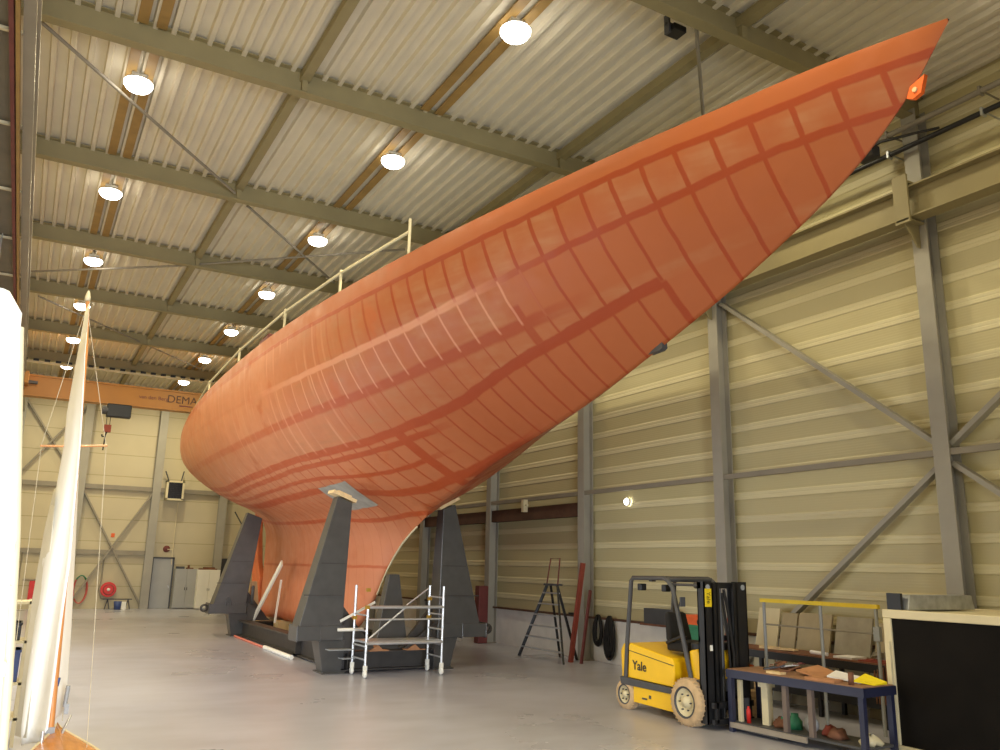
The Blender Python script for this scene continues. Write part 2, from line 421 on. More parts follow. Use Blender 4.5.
tag(MB().beam((XR + .06, -5, 4.12), (XR + .06, YF, 4.12), .07, .1).build('wall_girt', 'steel_dk'), 'slim horizontal grey bar along the middle of the right wall', 'wall rail')
tag(MB().box(XR + .12, XR + .3, 17.85, YF - .1, 3.55, 3.9).build('wall_girt', 'ledge'), 'broad brown horizontal band behind the far right columns', 'wall rail')
br = [((12.62, FY[1] - .15, 7.9), (12.62, FY[0] + .1, 4.25), 'diagonal wall brace from the second column top to the nearest column'),
      ((12.62, FY[0] + .1, 3.95), (12.62, FY[1] - .15, .3), 'diagonal wall brace descending behind the yellow railing'),
      ((12.62, FY[0] - .1, 4.25), (12.62, 3.0, 7.9), 'diagonal wall brace rising to the right edge from the nearest column'),
      ((12.62, FY[0] - .1, 3.95), (12.62, 3.0, .3), 'diagonal wall brace dropping to the right edge from the nearest column')]
for a, b, lab in br:
    tag(MB().beam(a, b, .08, .15, up=(1, 0, 0)).build('wall_brace', 'steel'), lab, 'brace')
t = thing('wall_lamp', (12.75, 16.15, 3.7), 'small bright oval lamp on the right wall between two columns', 'wall lamp')
MB().lathe([(0, -.02), (.09, -.02), (.1, .04)], (12.74, 16.15, 3.83), 'x', 16).build('base', 'white', t)
b = MB().lathe([(0, -.07), (.05, -.062), (.08, -.03), (.085, 0)], (12.74, 16.15, 3.83), 'x', 16).build('lens', 'glass_on', t)
tag(MB().box(12.3, 12.44, 20.3, 20.42, 3.75, 4.1).box(12.34, 12.4, 20.2, 20.5, 3.92, 3.96).build('cable_box', 'cream'), 'small pale box hung on the brown wall band behind the hull', 'junction box')

# left crane runway and wall items
t = thing('crane_runway', (-.85, 18, 8.1), 'grey crane runway girder along the left wall', 'crane runway')
MB().ibeam((-.67, -5, 8.35), (-.67, YF - .3, 8.35), .13, .5, tf=.03).build('girder', 'steel_dk', t)
MB().box(-.80, -.76, -5, YF - .3, 8.0, 8.1).build('conductor_rail', 'ochre', t)
MB().box(-.87, -.82, -5, YF - .3, 8.02, 8.2).build('cable_duct', 'maroon', t)
MB().box(XL, -.88, -5, YF - .3, 8.22, 8.26).build('walkway_plate', mat('walkway_steel', (120, 112, 96), .6), t)
for k in range(14):
    y = 2.8 + k * 2.475
    MB().box(XL, -.72, y - .025, y + .025, 8.15, 8.19).build('bracket', 'cream', t)
for i, y in enumerate(FY):
    tag(MB().ibeam((XL + .16, y, 0), (XL + .16, y, 10.1), .25, .28, up=(1, 0, 0)).build('steel_column', 'steel'),
        'grey steel column against the left wall, %s of that row' % ORD[i], 'column', 'left wall columns')

# ================================================================== FAR WALL
for i, (x, lab) in enumerate([(2.05, 'grey column on the far wall left of the crossed braces'), (5.3, 'grey column on the far wall beside the grey door'), (8.4, 'grey column on the far wall behind the rear cradle leg'),
               (-.7, 'grey column in the left corner of the far wall')]):
    tag(MB().ibeam((x, YF - .2, 0), (x, YF - .2, 10.1), .36, .28, up=(0, 1, 0)).build('far_column', 'steel'), lab, 'column', 'far wall columns')
for z_, x1, lab in ((5.45, 12.4, 'upper horizontal rail across the far wall'), (2.5, 5.3, 'lower horizontal rail across the far wall')):
    tag(MB().beam((-1.2, YF - .12, z_), (x1, YF - .12, z_), .12, .2).build('wall_girt', 'steel_dk'), lab, 'wall rail')
for a, b, lab in (((2.15, YF - .12, 5.35), (5.2, YF - .12, .1), 'far wall brace falling to the right above the fire hose reel'),
                  ((5.2, YF - .2, 5.35), (2.15, YF - .2, .1), 'far wall brace falling to the left towards the hose coil'),
                  ((-.6, YF - .12, 9.2), (1.95, YF - .12, 5.6), 'upper far wall brace falling to the right behind the mast'),
                  ((1.95, YF - .2, 9.2), (-.6, YF - .2, 5.6), 'upper far wall brace falling to the left behind the mast')):
    tag(MB().beam(a, b, .07, .22, up=(0, 1, 0)).build('wall_brace', 'steel_dk'), lab, 'brace')
tag(MB().beam((9.0, YF - .3, 4.6), (9.9, YF - .3, 3.2), .05, .07, up=(0, 1, 0)).build('wall_brace', 'dkgrey'), 'short dark strut above the rear cradle leg on the far wall', 'brace')
# door 1 and a dark door opening
def door(name, x0, x1, h, panel):
    o = struct(MB().box(x0, x1, YF - .05, YF - .01, .01, h).build(name, panel))
    b = MB(); b.box(x0 - .07, x0, YF - .08, YF, 0, h + .07); b.box(x1, x1 + .07, YF - .08, YF, 0, h + .07); b.box(x0 - .07, x1 + .07, YF - .08, YF, h, h + .07)
    b.build('door_frame', 'dkgrey', o)
    return o
d = door('door_1', 5.55, 6.4, 2.27, M['doorgrey'])
MB().box(6.26, 6.34, YF - .09, YF - .05, 1.0, 1.04).box(6.3, 6.34, YF - .09, YF - .05, .92, 1.04).build('door_handle', 'alu', d)
d = door('door_2', 8.62, 9.5, 2.27, M['dkgrey'])
MB().box(8.7, 8.78, YF - .09, YF - .05, 1.0, 1.04).build('door_handle', 'alu', d)
# grey double locker and white cupboard
t = thing('locker', (7.0, YF - .4, 0), 'grey double locker standing beside the grey door', 'locker')
MB().box(6.5, 7.55, YF - .5, YF - .06, .03, 1.82).build('body', 'doorgrey', t, bevel=.005)
for x0, x1 in ((6.52, 7.02), (7.03, 7.53)):
    dd = MB().box(x0, x1, YF - .525, YF - .5, .08, 1.79).build('door', 'doorgrey', t)
    xh = x1 - .06 if x0 < 7 else x0 + .03
    MB().box(xh, xh + .03, YF - .54, YF - .525, .85, .98).build('handle', 'black', dd)
MB().box(6.55, 6.9, YF - .45, YF - .1, 1.82, 1.93).build('box', 'dkgrey').parent = None
bpy.data.objects['box']['label'] = 'dark flat case lying on top of the grey locker'; bpy.data.objects['box']['category'] = 'case'
bpy.data.objects['box'].name = 'flat_case'
tag(MB().box(7.0, 7.3, YF - .45, YF - .15, 1.82, 1.88).cyl((7.1, YF - .3, 1.88), (7.1, YF - .3, 2.0), .05).build('tin', 'rust'), 'small brown tin on a tray on top of the grey locker', 'tin')
t = thing('cupboard', (8.0, YF - .45, 0), 'cream white cupboard standing right of the grey locker', 'cupboard')
MB().box(7.45, 8.45, YF - .95, YF - .55, .03, 1.8).build('body', 'white', t, bevel=.006)
for x0, x1 in ((7.47, 7.95), (7.96, 8.43)):
    dd = MB().box(x0, x1, YF - .975, YF - .95, .06, 1.77).build('door', 'white', t)
    xh = x1 - .05 if x0 < 7.6 else x0 + .02
    MB().box(xh, xh + .03, YF - .99, YF - .975, .85, .95).build('handle', 'grey', dd)
tag(MB().box(7.5, 8.3, YF - .9, YF - .6, 1.8, 1.86).box(7.7, 8.2, YF - .88, YF - .62, 1.86, 1.92).build('folded_sheet', 'rust'), 'brown folded sheet lying on the cream cupboard', 'sheet')
# unit heater
t = thing('unit_heater', (6.05, YF - .4, 5.0), 'white wall heater with dark grille high on the far wall', 'heater')
b = MB(); b.box(5.68, 6.5, YF - .55, YF - .15, 4.98, 5.06); b.box(5.68, 6.5, YF - .55, YF - .15, 5.82, 5.9); b.box(5.68, 5.78, YF - .55, YF - .15, 5.0, 5.9); b.box(6.4, 6.5, YF - .55, YF - .15, 5.0, 5.9)
b.box(5.7, 6.48, YF - .5, YF - .15, 5.0, 5.88); b.build('housing', 'cream', t)
b = MB().box(5.78, 6.4, YF - .53, YF - .5, 5.06, 5.82)
for k in range(9): b.beam((5.78, YF - .54, 5.1 + k * .085), (6.4, YF - .54, 5.1 + k * .085), .03, .02)
b.build('grille', 'black', t)
b = MB().tube([(5.8, YF - .3, 5.9), (5.62, YF - .25, 6.35)], .03).tube([(6.35, YF - .3, 5.9), (6.45, YF - .25, 6.4)], .03)
b.build('bracket', 'dkgrey', t)
tag(MB().tube([(6.35, YF - .05, 4.9), (6.35, YF - .05, 2.0)], .02).tube([(6.1, YF - .05, 2.7), (6.35, YF - .05, 2.7)], .02).build('conduit', 'cream'), 'thin vertical conduit under the wall heater', 'conduit')
tag(MB().lathe([(0, -.06), (.1, -.05), (.15, -.02), (.16, 0)], (6.07, YF, 2.72), 'y', 20).build('alarm_bell', 'maroon'), 'round dark red alarm bell above the grey door', 'alarm bell')
tag(MB().box(3.6, 3.75, YF - .02, YF, 3.18, 3.36).box(3.62, 3.73, YF - .024, YF - .02, 3.2, 3.34).build('safety_sign', 'orange'), 'tiny orange square sign above the fire hose reel', 'sign')
# fire hose reel
t = thing('fire_hose_reel', (3.75, YF - .2, .5), 'round red fire hose reel on the far wall', 'hose reel')
b = MB().lathe([(.0, -.3), (.32, -.3), (.33, -.28), (.33, -.26), (.12, -.24), (.12, -.12), (.33, -.1), (.33, -.08), (0, -.08)], (3.75, YF, .85), 'y', 28)
b.sm = [False] * len(b.sm); b.build('drum', 'red', t)
MB().lathe([(.2, -.305), (.235, -.31), (.24, -.30)], (3.75, YF, .85), 'y', 28).build('drum_ring', 'redbrown', t)
b = MB()
for k in range(4): b.tube([(3.75 + .22 * cos(a) , YF - .14 - .03 * k, .85 + .22 * sin(a)) for a in [i * pi / 12 for i in range(24)]], .03, 6, close=True)
b.build('hose', 'red', t)
MB().lathe([(0, -.33), (.06, -.33), (.07, -.3)], (3.75, YF, .85), 'y', 16).build('hub', 'white', t)
MB().tube([(3.42, YF - .1, 2.3), (3.42, YF - .1, 1.2), (3.36, YF - .1, .8), (3.5, YF - .1, .45), (3.75, YF - .1, .42)], .025).build('supply_pipe', 'steel_dk', t)
# hose coil
t = thing('hose_coil', (2.6, YF - .15, .3), 'coiled red garden hose with green top hanging on the far wall', 'hose')
def oval(cx, cz, rx, rz, y, a0, a1, n=24): return [(cx + rx * cos(a0 + (a1 - a0) * i / n), y, cz + rz * sin(a0 + (a1 - a0) * i / n)) for i in range(n + 1)]
b = MB()
for k in range(3): b.tube(oval(2.6, .85, .25 + .02 * k, .6, YF - .1 - .04 * k, pi * .75, pi * 2.25), .025, 6)
b.build('red_hose', mat('faded_red_hose', (196, 92, 84), .6), t)
b = MB()
for k in range(3): b.tube(oval(2.6, .85, .25 + .02 * k, .6, YF - .1 - .04 * k, pi * .25, pi * .75), .027, 6)
b.build('green_hose', 'green', t)
# bench with blue bucket
t = thing('low_bench', (4.1, YF - .5, 0), 'low wooden trestle against the far wall under the hose reel', 'bench')
MB().box(3.55, 4.75, YF - .6, YF - .35, .42, .46).build('top', 'dkgrey', t)
for x_ in (3.75, 4.6):
    for dx in (-.1, .1): MB().beam((x_, YF - .47, .43), (x_ + dx, YF - .47, 0), .04, .04).build('leg', 'dkgrey', t)
tag(MB().lathe([(0, 0), (.13, 0), (.17, .36), (.15, .36), (.12, .03)], (4.15, YF - .8, 0), 'z', 18).build('bucket', 'bluep'), 'blue bucket on the floor before the low trestle', 'bucket')
tag(MB().box(4.3, 4.5, YF - .85, YF - .7, 0, .34).build('crate', 'white', bevel=.01), 'small white box beside the blue bucket at the far wall', 'box')
tag(MB().box(.58, .86, YF - .12, YF - .02, .35, 1.2).build('red_cabinet', 'red'), 'upright red fire cabinet on the far wall left of the sail', 'cabinet')
tag(MB().tube([(.15, YF - .1, 2.5), (.15, YF - .1, .9), (.05, YF - .1, .7)], .03).tube([(.3, YF - .1, 1.25), (.8, YF - .1, 1.25)], .04).build('wall_pipe', 'steel_dk'), 'short pipework on the far wall beside the red cabinet', 'pipe')

# ================================================================== BRIDGE CRANE
t = thing('bridge_crane', (5.5, 33.9, 7.8), 'orange yellow overhead bridge crane spanning the far end of the hall', 'crane')
b = MB().box(-.62, 12.2, 33.8, 34.15, 7.92, 8.62); b.box(-.62, 12.2, 33.75, 34.2, 7.88, 7.94); b.box(-.62, 12.2, 33.75, 34.2, 8.6, 8.66)
b.build('girder', 'crane', t)
MB().box(-.75, -.5, 33.0, 35.0, 8.2, 8.62).build('end_carriage', 'crane', t)
MB().box(-.5, -.2, 33.6, 33.75, 8.3, 8.4).build('buffer', 'dkgrey', t)
h = MB().box(2.15, 3.0, 33.45, 33.75, 7.35, 7.85).build('hoist', 'black', t, bevel=.04)
MB().cyl((2.0, 33.6, 7.6), (2.2, 33.6, 7.6), .16).build('hoist_motor', 'dkgrey', h)
MB().tube([(2.2, 33.6, 7.4), (2.2, 33.6, 7.0)], .012).tube([(2.32, 33.6, 7.4), (2.32, 33.6, 7.0)], .012).build('cable', 'black', h)
MB().box(2.14, 2.38, 33.52, 33.68, 6.78, 7.05).build('hook_block', 'redbrown', h)
MB().tube([(2.26, 33.6, 6.8), (2.2, 33.6, 6.62), (2.12, 33.6, 6.6), (2.1, 33.6, 6.68)], .03).tube([(2.22, 33.6, 6.7), (2.2, 33.6, 6.1)], .025).build('hook', 'black', h)
text('DEMAG', .42, 'maker_lettering', 'ledge', t, basis((4.95, 33.79, 8.3), (1, 0, 0), (0, 0, 1)), .004, 0)
text('van den Berg', .2, 'owner_lettering', 'maroon', t, basis((3.75, 33.79, 8.28), (1, 0, 0), (0, 0, 1)))
MB().box(4.7, 5.2, 33.785, 33.8, 8.06, 8.1).build('lettering_bar', 'maroon', t)
# perforated edge strip at the far end under the roof
b = MB()
for k in range(34): b.box(-.9 + k * .4, -.7 + k * .4, 37.2, 37.3, 9.86, 9.98)
tag(b.build('edge_clips', 'black'), 'row of dark clips along the underside of the far rafter', 'clip strip', kind='stuff')
tag(MB().box(-1.2, 12.8, 37.1, 37.2, 9.78, 9.86).build('edge_rail', 'cream'), 'pale rail under the row of dark clips at the far end', 'rail')

# ================================================================== YACHT HULL
YK = [4.42, 4.9, 5.6, 6.5, 8, 11, 14, 17, 20, 24, 28, 32, 36, 40]
HB = [0.02, 0.2494, 0.5692, 0.8715, 1.3938, 2.1931, 2.7718, 3.1306, 3.3348, 3.3894, 3.1733, 2.7176, 2.0434, 1.1636]
HS = [8.03, 7.9949, 7.9334, 7.8742, 7.7606, 7.5771, 7.4328, 7.3215, 7.1847, 7.0015, 6.8951, 6.8068, 6.8353, 6.9195]
HK = [8.0, 7.4227, 6.8531, 6.3722, 5.7606, 4.8078, 4.1296, 3.3314, 3.2099, 3.3754, 3.6434, 4.2444, 5.1012, 6.2551]
HQ = [1, 1.0, 1.0, 1.0, 1.0, 1.02, 1.05, 1.12, 1.25, 1.35, 1.4, 1.4, 1.4, 1.4]
HP = [1.2, 1.2, 1.2, 1.3, 1.5, 1.9, 2.3, 2.6, 2.7, 2.6, 2.5, 2.4, 2.4, 2.4]
def cr(xs, ys, x):
    if x <= xs[0]: return ys[0]
    if x >= xs[-1]: return ys[-1]
    i = max(j for j in range(len(xs)) if xs[j] <= x); i = min(i, len(xs) - 2)
    h = xs[i + 1] - xs[i]; t = (x - xs[i]) / h
    def sl(j):
        if j == 0: return (ys[1] - ys[0]) / (xs[1] - xs[0])
        if j == len(xs) - 1: return (ys[-1] - ys[-2]) / (xs[-1] - xs[-2])
        return (ys[j + 1] - ys[j - 1]) / (xs[j + 1] - xs[j - 1])
    m0 = sl(i) * h; m1 = sl(i + 1) * h
    return (2 * t ** 3 - 3 * t * t + 1) * ys[i] + (t ** 3 - 2 * t * t + t) * m0 + (-2 * t ** 3 + 3 * t * t) * ys[i + 1] + (t ** 3 - t * t) * m1
def hcx(y): return 7.6 - .02 * (y - 20)
# keel fin: leading edge y as a function of z, trailing edge
LEz = [.45, .7, 1.0, 1.5, 2.1, 2.7, 3.1, 3.5]; LEy = [21.2, 20.3, 19.85, 19.3, 18.75, 17.95, 17.1, 16.2]
def le(z): return cr(LEz, LEy, z)
TE = 29.4
def finw(y, z):
    l = le(z)
    if y <= l or y >= TE + .05: return 0.0
    c = (y - l) / (TE - l)
    t = 2.2 * (0.2969 * sqrt(c) - .1260 * c - .3516 * c * c + .2843 * c ** 3 - .1015 * c ** 4)
    return max(0.02, t * (.95 + .12 * max(0, (1.2 - z))))
def canoe_x(y, z):
    b = max(.01, cr(YK, HB, y)); S = cr(YK, HS, y); K = cr(YK, HK, y); q = cr(YK, HQ, y); p = cr(YK, HP, y)
    s = (z - K) / (S - K)
    if s <= 0: return 0.0
    s = min(1, s)
    return b * (1 - (1 - s) ** p) ** (1 / q)
def fin_bottom(y):
    if y <= le(3.3) or y > TE: return None
    lo, hi = .45, 3.3
    if y >= le(.45): return .45
    for _ in range(30):
        m = (lo + hi) / 2
        if le(m) < y: hi = m
        else: lo = m
    return hi
NF, NC = 16, 40
def resample(P, n):
    L = [0]
    for a, b in zip(P, P[1:]): L.append(L[-1] + sqrt((a[0] - b[0]) ** 2 + (a[1] - b[1]) ** 2))
    out = []; j = 0
    for i in range(n + 1):
        t = L[-1] * i / n
        while j < len(L) - 2 and L[j + 1] < t: j += 1
        d = L[j + 1] - L[j]; f = 0 if d < 1e-9 else (t - L[j]) / d
        out.append((P[j][0] + (P[j + 1][0] - P[j][0]) * f, P[j][1] + (P[j + 1][1] - P[j][1]) * f))
    return out
def station(y):
    S = cr(YK, HS, y); K = cr(YK, HK, y)
    can = [(canoe_x(y, K + (S - K) * (i / 60) ** 1.7), K + (S - K) * (i / 60) ** 1.7) for i in range(61)]
    zb = fin_bottom(y)
    if zb is None or zb > K - .05:
        r = resample(can, NC); return [r[0]] * NF + r
    # union of fin and canoe body with a filleted junction
    fin = [(0, zb)] + [(finw(y, z), z) for z in [zb + (K + .3 - zb) * i / 24 for i in range(1, 25)]]
    wK = finw(y, K)
    c2 = [p for p in can if p[0] > wK * 1.02]
    f2 = [p for p in fin if p[1] < c2[0][1] - .01]
    poly = resample(f2 + c2, 150)
    jz = c2[0][1]; 
    Q = [list(p) for p in poly]
    for it in range(260):
        R = [list(p) for p in Q]
        for i in range(1, len(Q) - 1):
            d = sqrt((poly[i][0] - wK) ** 2 + (poly[i][1] - jz) ** 2)
            wgt = max(0, 1 - d / 1.1) * .5
            if wgt > 0:
                for k in (0, 1): Q[i][k] = R[i][k] * (1 - wgt) + wgt * (R[i - 1][k] + R[i + 1][k]) / 2
    # split at the point closest to the corner
    ji = min(range(len(Q)), key=lambda i: (Q[i][0] - wK) ** 2 + (Q[i][1] - jz) ** 2)
    ji = max(4, min(len(Q) - 8, ji))
    a = resample(Q[:ji + 1], NF); b = resample(Q[ji:], NC)
    return a[:-1] + b
ST = []
y = 4.42
while y < 40.001:
    ST.append(y)
    y += .12 if y < 6 else (.25 if y < 15.8 else (.1 if y < 21.5 else .3))
for e in (TE - .01, TE + .06): ST.append(e)
ST.append(39.98); ST = sorted(set(ST))
def hull_mat():
    m = bpy.data.materials.new('hull_primer'); m.use_nodes = True; nt = m.node_tree; N = nt.nodes; L = nt.links
    b = N['Principled BSDF']
    tc = N.new('ShaderNodeTexCoord'); sp = N.new('ShaderNodeSeparateXYZ'); L.new(tc.outputs['Object'], sp.inputs[0])
    Y, Z = sp.outputs['Y'], sp.outputs['Z']
    def mth(op, a, b_=None, c=None):
        n = N.new('ShaderNodeMath'); n.operation = op
        for i, v in enumerate((a, b_, c)):
            if v is None: continue
            if isinstance(v, (int, float)): n.inputs[i].default_value = v
            else: L.new(v, n.inputs[i])
        return n.outputs[0]
    def mr(v, a, b_, c=0.0, d=1.0):
        n = N.new('ShaderNodeMapRange'); n.clamp = True
        L.new(v, n.inputs[0])
        for i, q in enumerate((a, b_, c, d)): n.inputs[i + 1].default_value = q
        return n.outputs[0]
    def curve(pts):      # hull seam height as a function of distance along the hall
        n = N.new('ShaderNodeFloatCurve'); c = n.mapping.curves[0]
        n.mapping.extend = 'HORIZONTAL'
        pts = [(a / 42, q / 10) for a, q in pts]
        c.points[0].location = pts[0]; c.points[1].location = pts[-1]
        for p in pts[1:-1]: c.points.new(*p)
        n.mapping.update(); L.new(mth('DIVIDE', Y, 42.0), n.inputs['Value'])
        return mth('MULTIPLY', n.outputs[0], 10.0)
    def noise(scale, vec=None, detail=3):
        n = N.new('ShaderNodeTexNoise'); n.inputs['Scale'].default_value = scale; n.inputs['Detail'].default_value = detail
        L.new(vec if vec is not None else tc.outputs['Object'], n.inputs['Vector']); return n.outputs['Fac']
    wob = mth('MULTIPLY', mth('SUBTRACT', noise(2.5), .5), .05)
    Zw = mth('ADD', Z, wob)
    s1 = curve([(4.4, 7.76), (5.2, 7.70), (5.6, 7.67), (6.3, 7.62), (8.4, 7.46), (10.3, 7.28), (13.4, 7.08), (17, 6.98), (24, 6.8), (40, 6.85)])
    s2 = curve([(4.4, 7.35), (5.07, 7.29), (6.5, 7.19), (7.9, 6.98), (9.3, 6.79), (11.0, 6.55), (13.6, 6.24), (17, 6.04), (20, 6.0), (26, 6.05), (32, 6.22), (40, 6.5)])
    s4 = curve([(4.4, 6.9), (8, 6.35), (10.67, 5.96), (13, 5.67), (14.9, 5.46), (18.2, 5.26), (24, 5.15), (32, 5.4), (40, 6.3)])
    s3 = curve([(4.4, 6.65), (6.5, 6.42), (8.47, 6.12), (9.8, 5.82), (11.8, 5.38), (13.2, 5.05), (14.4, 4.86), (16, 4.64), (19.7, 4.5), (23, 4.43), (28, 4.47), (40, 6.2)])
    s5 = curve([(4.4, 4.8), (11.5, 4.7), (12.6, 4.45), (13.6, 4.24), (14.8, 3.99), (16.5, 3.72), (18.9, 3.88), (21.9, 3.86), (27, 3.92), (30, 4.2), (40, 6.1)])
    s6 = curve([(4.4, 3.0), (15, 3.3), (16.5, 3.33), (18.4, 3.22), (20.8, 3.3), (25, 3.36), (29, 3.6), (40, 6)])
    def band(s, w_, soft=.02, z=None):
        return mr(mth('ABSOLUTE', mth('SUBTRACT', z or Zw, s)), w_, w_ + soft, 1.0, 0.0)
    def mx(a, b_): return mth('MAXIMUM', a, b_)
    def mul(a, b_): return mth('MULTIPLY', a, b_)
    def inv(a): return mth('SUBTRACT', 1.0, a)
    yfar = mr(Y, 13.0, 17.0)
    # longitudinal seams
    seams = mul(band(s1, .035), mr(Y, 16, 24, 1.0, .5))
    seams = mx(seams, mul(band(s2, .035), mr(Y, 9.5, 11.5, 1.0, .15)))
    seams = mx(seams, mul(band(s4, .06, .04), mul(mr(Y, 9.4, 10.6), mr(Y, 16, 30, .8, .35))))
    seams = mx(seams, mul(band(s3, .055), mr(Y, 8.35, 8.45)))
    seams = mx(seams, mul(mul(mr(mth('ABSOLUTE', mth('SUBTRACT', mth('ADD', Y, wob), 8.4)), .045, .07, 1.0, 0.0), inv(mr(mth('SUBTRACT', Z, s3), -.02, .02))), mr(Z, 2.9, 3.3)))
    seams = mx(seams, mul(band(mth('SUBTRACT', s3, .17), .035), mr(Y, 13.5, 14.5)))
    seams = mx(seams, mul(band(s5, .05), mr(Y, 12, 13)))
    seams = mx(seams, mul(band(s6, .035), mr(Y, 15.5, 16.5)))
    s7 = mth('MULTIPLY', mth('ADD', s5, mth('SUBTRACT', s3, .17)), .5)
    seams = mx(seams, mul(band(s7, .025), mul(mr(Y, 14.2, 15.2), mr(Y, 36, 38, 1.0, 0.0))))
    # frames
    fr = mth('ABSOLUTE', mth('SUBTRACT', mth('FRACT', mth('ADD', mth('DIVIDE', mth('SUBTRACT', mth('ADD', Y, wob), 5.55), .475), .5)), .5))
    fr = mth('MULTIPLY', fr, .475)
    def ge(s, d=.02): return mr(mth('SUBTRACT', Z, s), -d, d)
    top = inv(ge(s1)); above2 = mul(ge(s2), top); above3 = mul(ge(s3), inv(ge(s2))); mid34 = mul(ge(s3), inv(ge(s4))); below3 = mul(inv(ge(s3)), mr(Z, 2.9, 3.3))
    wide = mr(fr, .026, .042, 1.0, 0.0); thin = mr(fr, .010, .022, 1.0, 0.0)
    near = mr(Y, 12.5, 14.5, 1.0, 0.0)
    frames = mul(mul(above2, wide), mr(Y, 13, 17, 1.0, .0))
    frames = mx(frames, mul(mul(above3, mr(fr, .018, .034, 1.0, 0.0)), mr(Y, 9.8, 10.8, 1.0, .0)))
    frames = mx(frames, mul(mul(inv(ge(s2)), mr(fr, .02, .035, 1.0, 0.0)), mr(Y, 8.2, 8.5, 1.0, .0)))
    frames = mx(frames, mul(mul(mid34, thin), mul(mr(Y, 8, 9), mr(Y, 15.5, 16.5, .9, 0.0))))
    frames = mx(frames, mul(below3, mul(mr(fr, .016, .032, 1.0, 0.0), .95)))
    dbl = mr(mth('ABSOLUTE', mth('SUBTRACT', mth('FRACT', mth('DIVIDE', Y, .2375)), .5)), .03, .07, 1.0, 0.0)
    # paler weld lines
    light = mul(mul(above3, mr(fr, .012, .03, 1.0, 0.0)), mul(mr(Y, 10.2, 10.8), mr(Y, 17, 19, .8, .0)))
    light = mul(light, ge(s4))
    light = mx(light, mul(band(s2, .04, .03), mul(mr(Y, 10.5, 12), mr(Y, 17, 20, .9, 0.0))))
    fs = mth('MULTIPLY', mth('ABSOLUTE', mth('SUBTRACT', mth('FRACT', mth('DIVIDE', Y, .42)), .5)), .42)
    streak = mul(mr(fs, .02, .05, 1.0, 0.0), mul(mr(Y, 14, 17), mr(Y, 30, 32, 1.0, 0.0)))
    streak = mul(streak, mul(ge(s3), inv(ge(mth('ADD', s1, .0)))))
    streak = mul(streak, mr(noise(.9, detail=1), .45, .6))
    light = mx(light, mul(streak, .55))
    # big vertical butt joints
    def butt(y0, w_): return mr(mth('ABSOLUTE', mth('SUBTRACT', mth('ADD', Y, wob), y0)), w_, w_ + .03, 1.0, 0.0)
    seams = mx(seams, mul(mul(butt(15.0, .12), inv(ge(s3))), mr(Z, 3.4, 3.7)))
    seams = mx(seams, mul(mul(butt(10.72, .07), mul(ge(s3), inv(ge(mth('ADD', s4, .25))))), .8))
    seams = mx(seams, mul(mul(butt(31.0, .10), inv(ge(s2))), .6))
    # keel lines
    keel = inv(mr(Z, 2.7, 3.2))
    fin = mul(keel, mx(mul(thin, .35), mx(mr(mth('ABSOLUTE', mth('SUBTRACT', Zw, 2.15)), .02, .05, .8, 0.0), mr(Zw, .62, .85, .8, 0.0))))
    dark = mx(mx(seams, frames), fin)
    # blotches where the primer was rubbed or touched up
    blot = mul(mr(noise(1.1, detail=5), .60, .66), .6)
    blot = mul(blot, mr(noise(.35, detail=1), .45, .6))
    cn = N.new('ShaderNodeTexNoise'); cn.noise_dimensions = '2D'; cn.inputs['Scale'].default_value = 1.0
    cell = N.new('ShaderNodeCombineXYZ')
    L.new(mth('FLOOR', mth('ADD', mth('DIVIDE', mth('SUBTRACT', Y, 5.55), .475), .0)), cell.inputs[0])
    zone = mth('ADD', mth('ADD', ge(s1), ge(s2)), mth('ADD', ge(s3), ge(s4))); L.new(zone, cell.inputs[1])
    wn = N.new('ShaderNodeTexWhiteNoise'); wn.noise_dimensions = '2D'; L.new(cell.outputs[0], wn.inputs['Vector'])
    def col(c): return (*lin(c), 1)
    def mix(f, a, b_):
        n = N.new('ShaderNodeMix'); n.data_type = 'RGBA'
        if isinstance(f, (int, float)): n.inputs['Factor'].default_value = f
        else: L.new(f, n.inputs['Factor'])
        for k, v in (('A', a), ('B', b_)):
            if isinstance(v, tuple): n.inputs[k].default_value = v
            else: L.new(v, n.inputs[k])
        return n.outputs['Result']
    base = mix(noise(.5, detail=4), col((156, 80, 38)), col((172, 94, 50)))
    base = mix(mr(Y, 13.0, 19.0), base, mix(noise(.5, detail=4), col((198, 122, 82)), col((212, 140, 98))))  # paler aft than at the bow: light falling there put into the colour
    grey = mul(mx(mx(above2, mul(mid34, .8)), mul(above3, mr(Y, 10.4, 10.9))), mr(noise(1.6, detail=4), .35, .65))
    mpp = N.new('ShaderNodeMapping'); mpp.inputs['Scale'].default_value = (1, 1.1, 9); L.new(tc.outputs['Object'], mpp.inputs[0])
    grey = mul(grey, mr(noise(1.0, mpp.outputs[0], 2), .38, .62, .35, 1.0))
    grey = mul(grey, mr(Y, 16, 20, 1.0, .1))
    base = mix(mul(grey, .7), base, col((172, 118, 80)))
    base = mix(mul(wn.outputs['Value'], .22), base, col((164, 84, 50)))
    base = mix(mul(top, 0.0), base, base)
    base = mix(mr(mth('SUBTRACT', Z, s1), .0, .03, 0.0, .5), base, col((176, 94, 46)))
    base = mix(blot, base, col((180, 90, 44)))
    base = mix(mul(keel, .35), base, col((222, 140, 104)))
    base = mix(mul(dark, .93), base, mix(mr(Y, 12.5, 19.0), col((150, 56, 16)), col((184, 84, 42))))  # seam colour lightened aft in step with the painted-in light
    base = mix(mul(light, .42), base, col((240, 180, 146)))
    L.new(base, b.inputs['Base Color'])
    rg = mr(noise(3.0, detail=4), .3, .7, .36, .56); L.new(rg, b.inputs['Roughness'])
    bp = N.new('ShaderNodeBump'); bp.inputs['Strength'].default_value = .25; bp.inputs['Distance'].default_value = .02
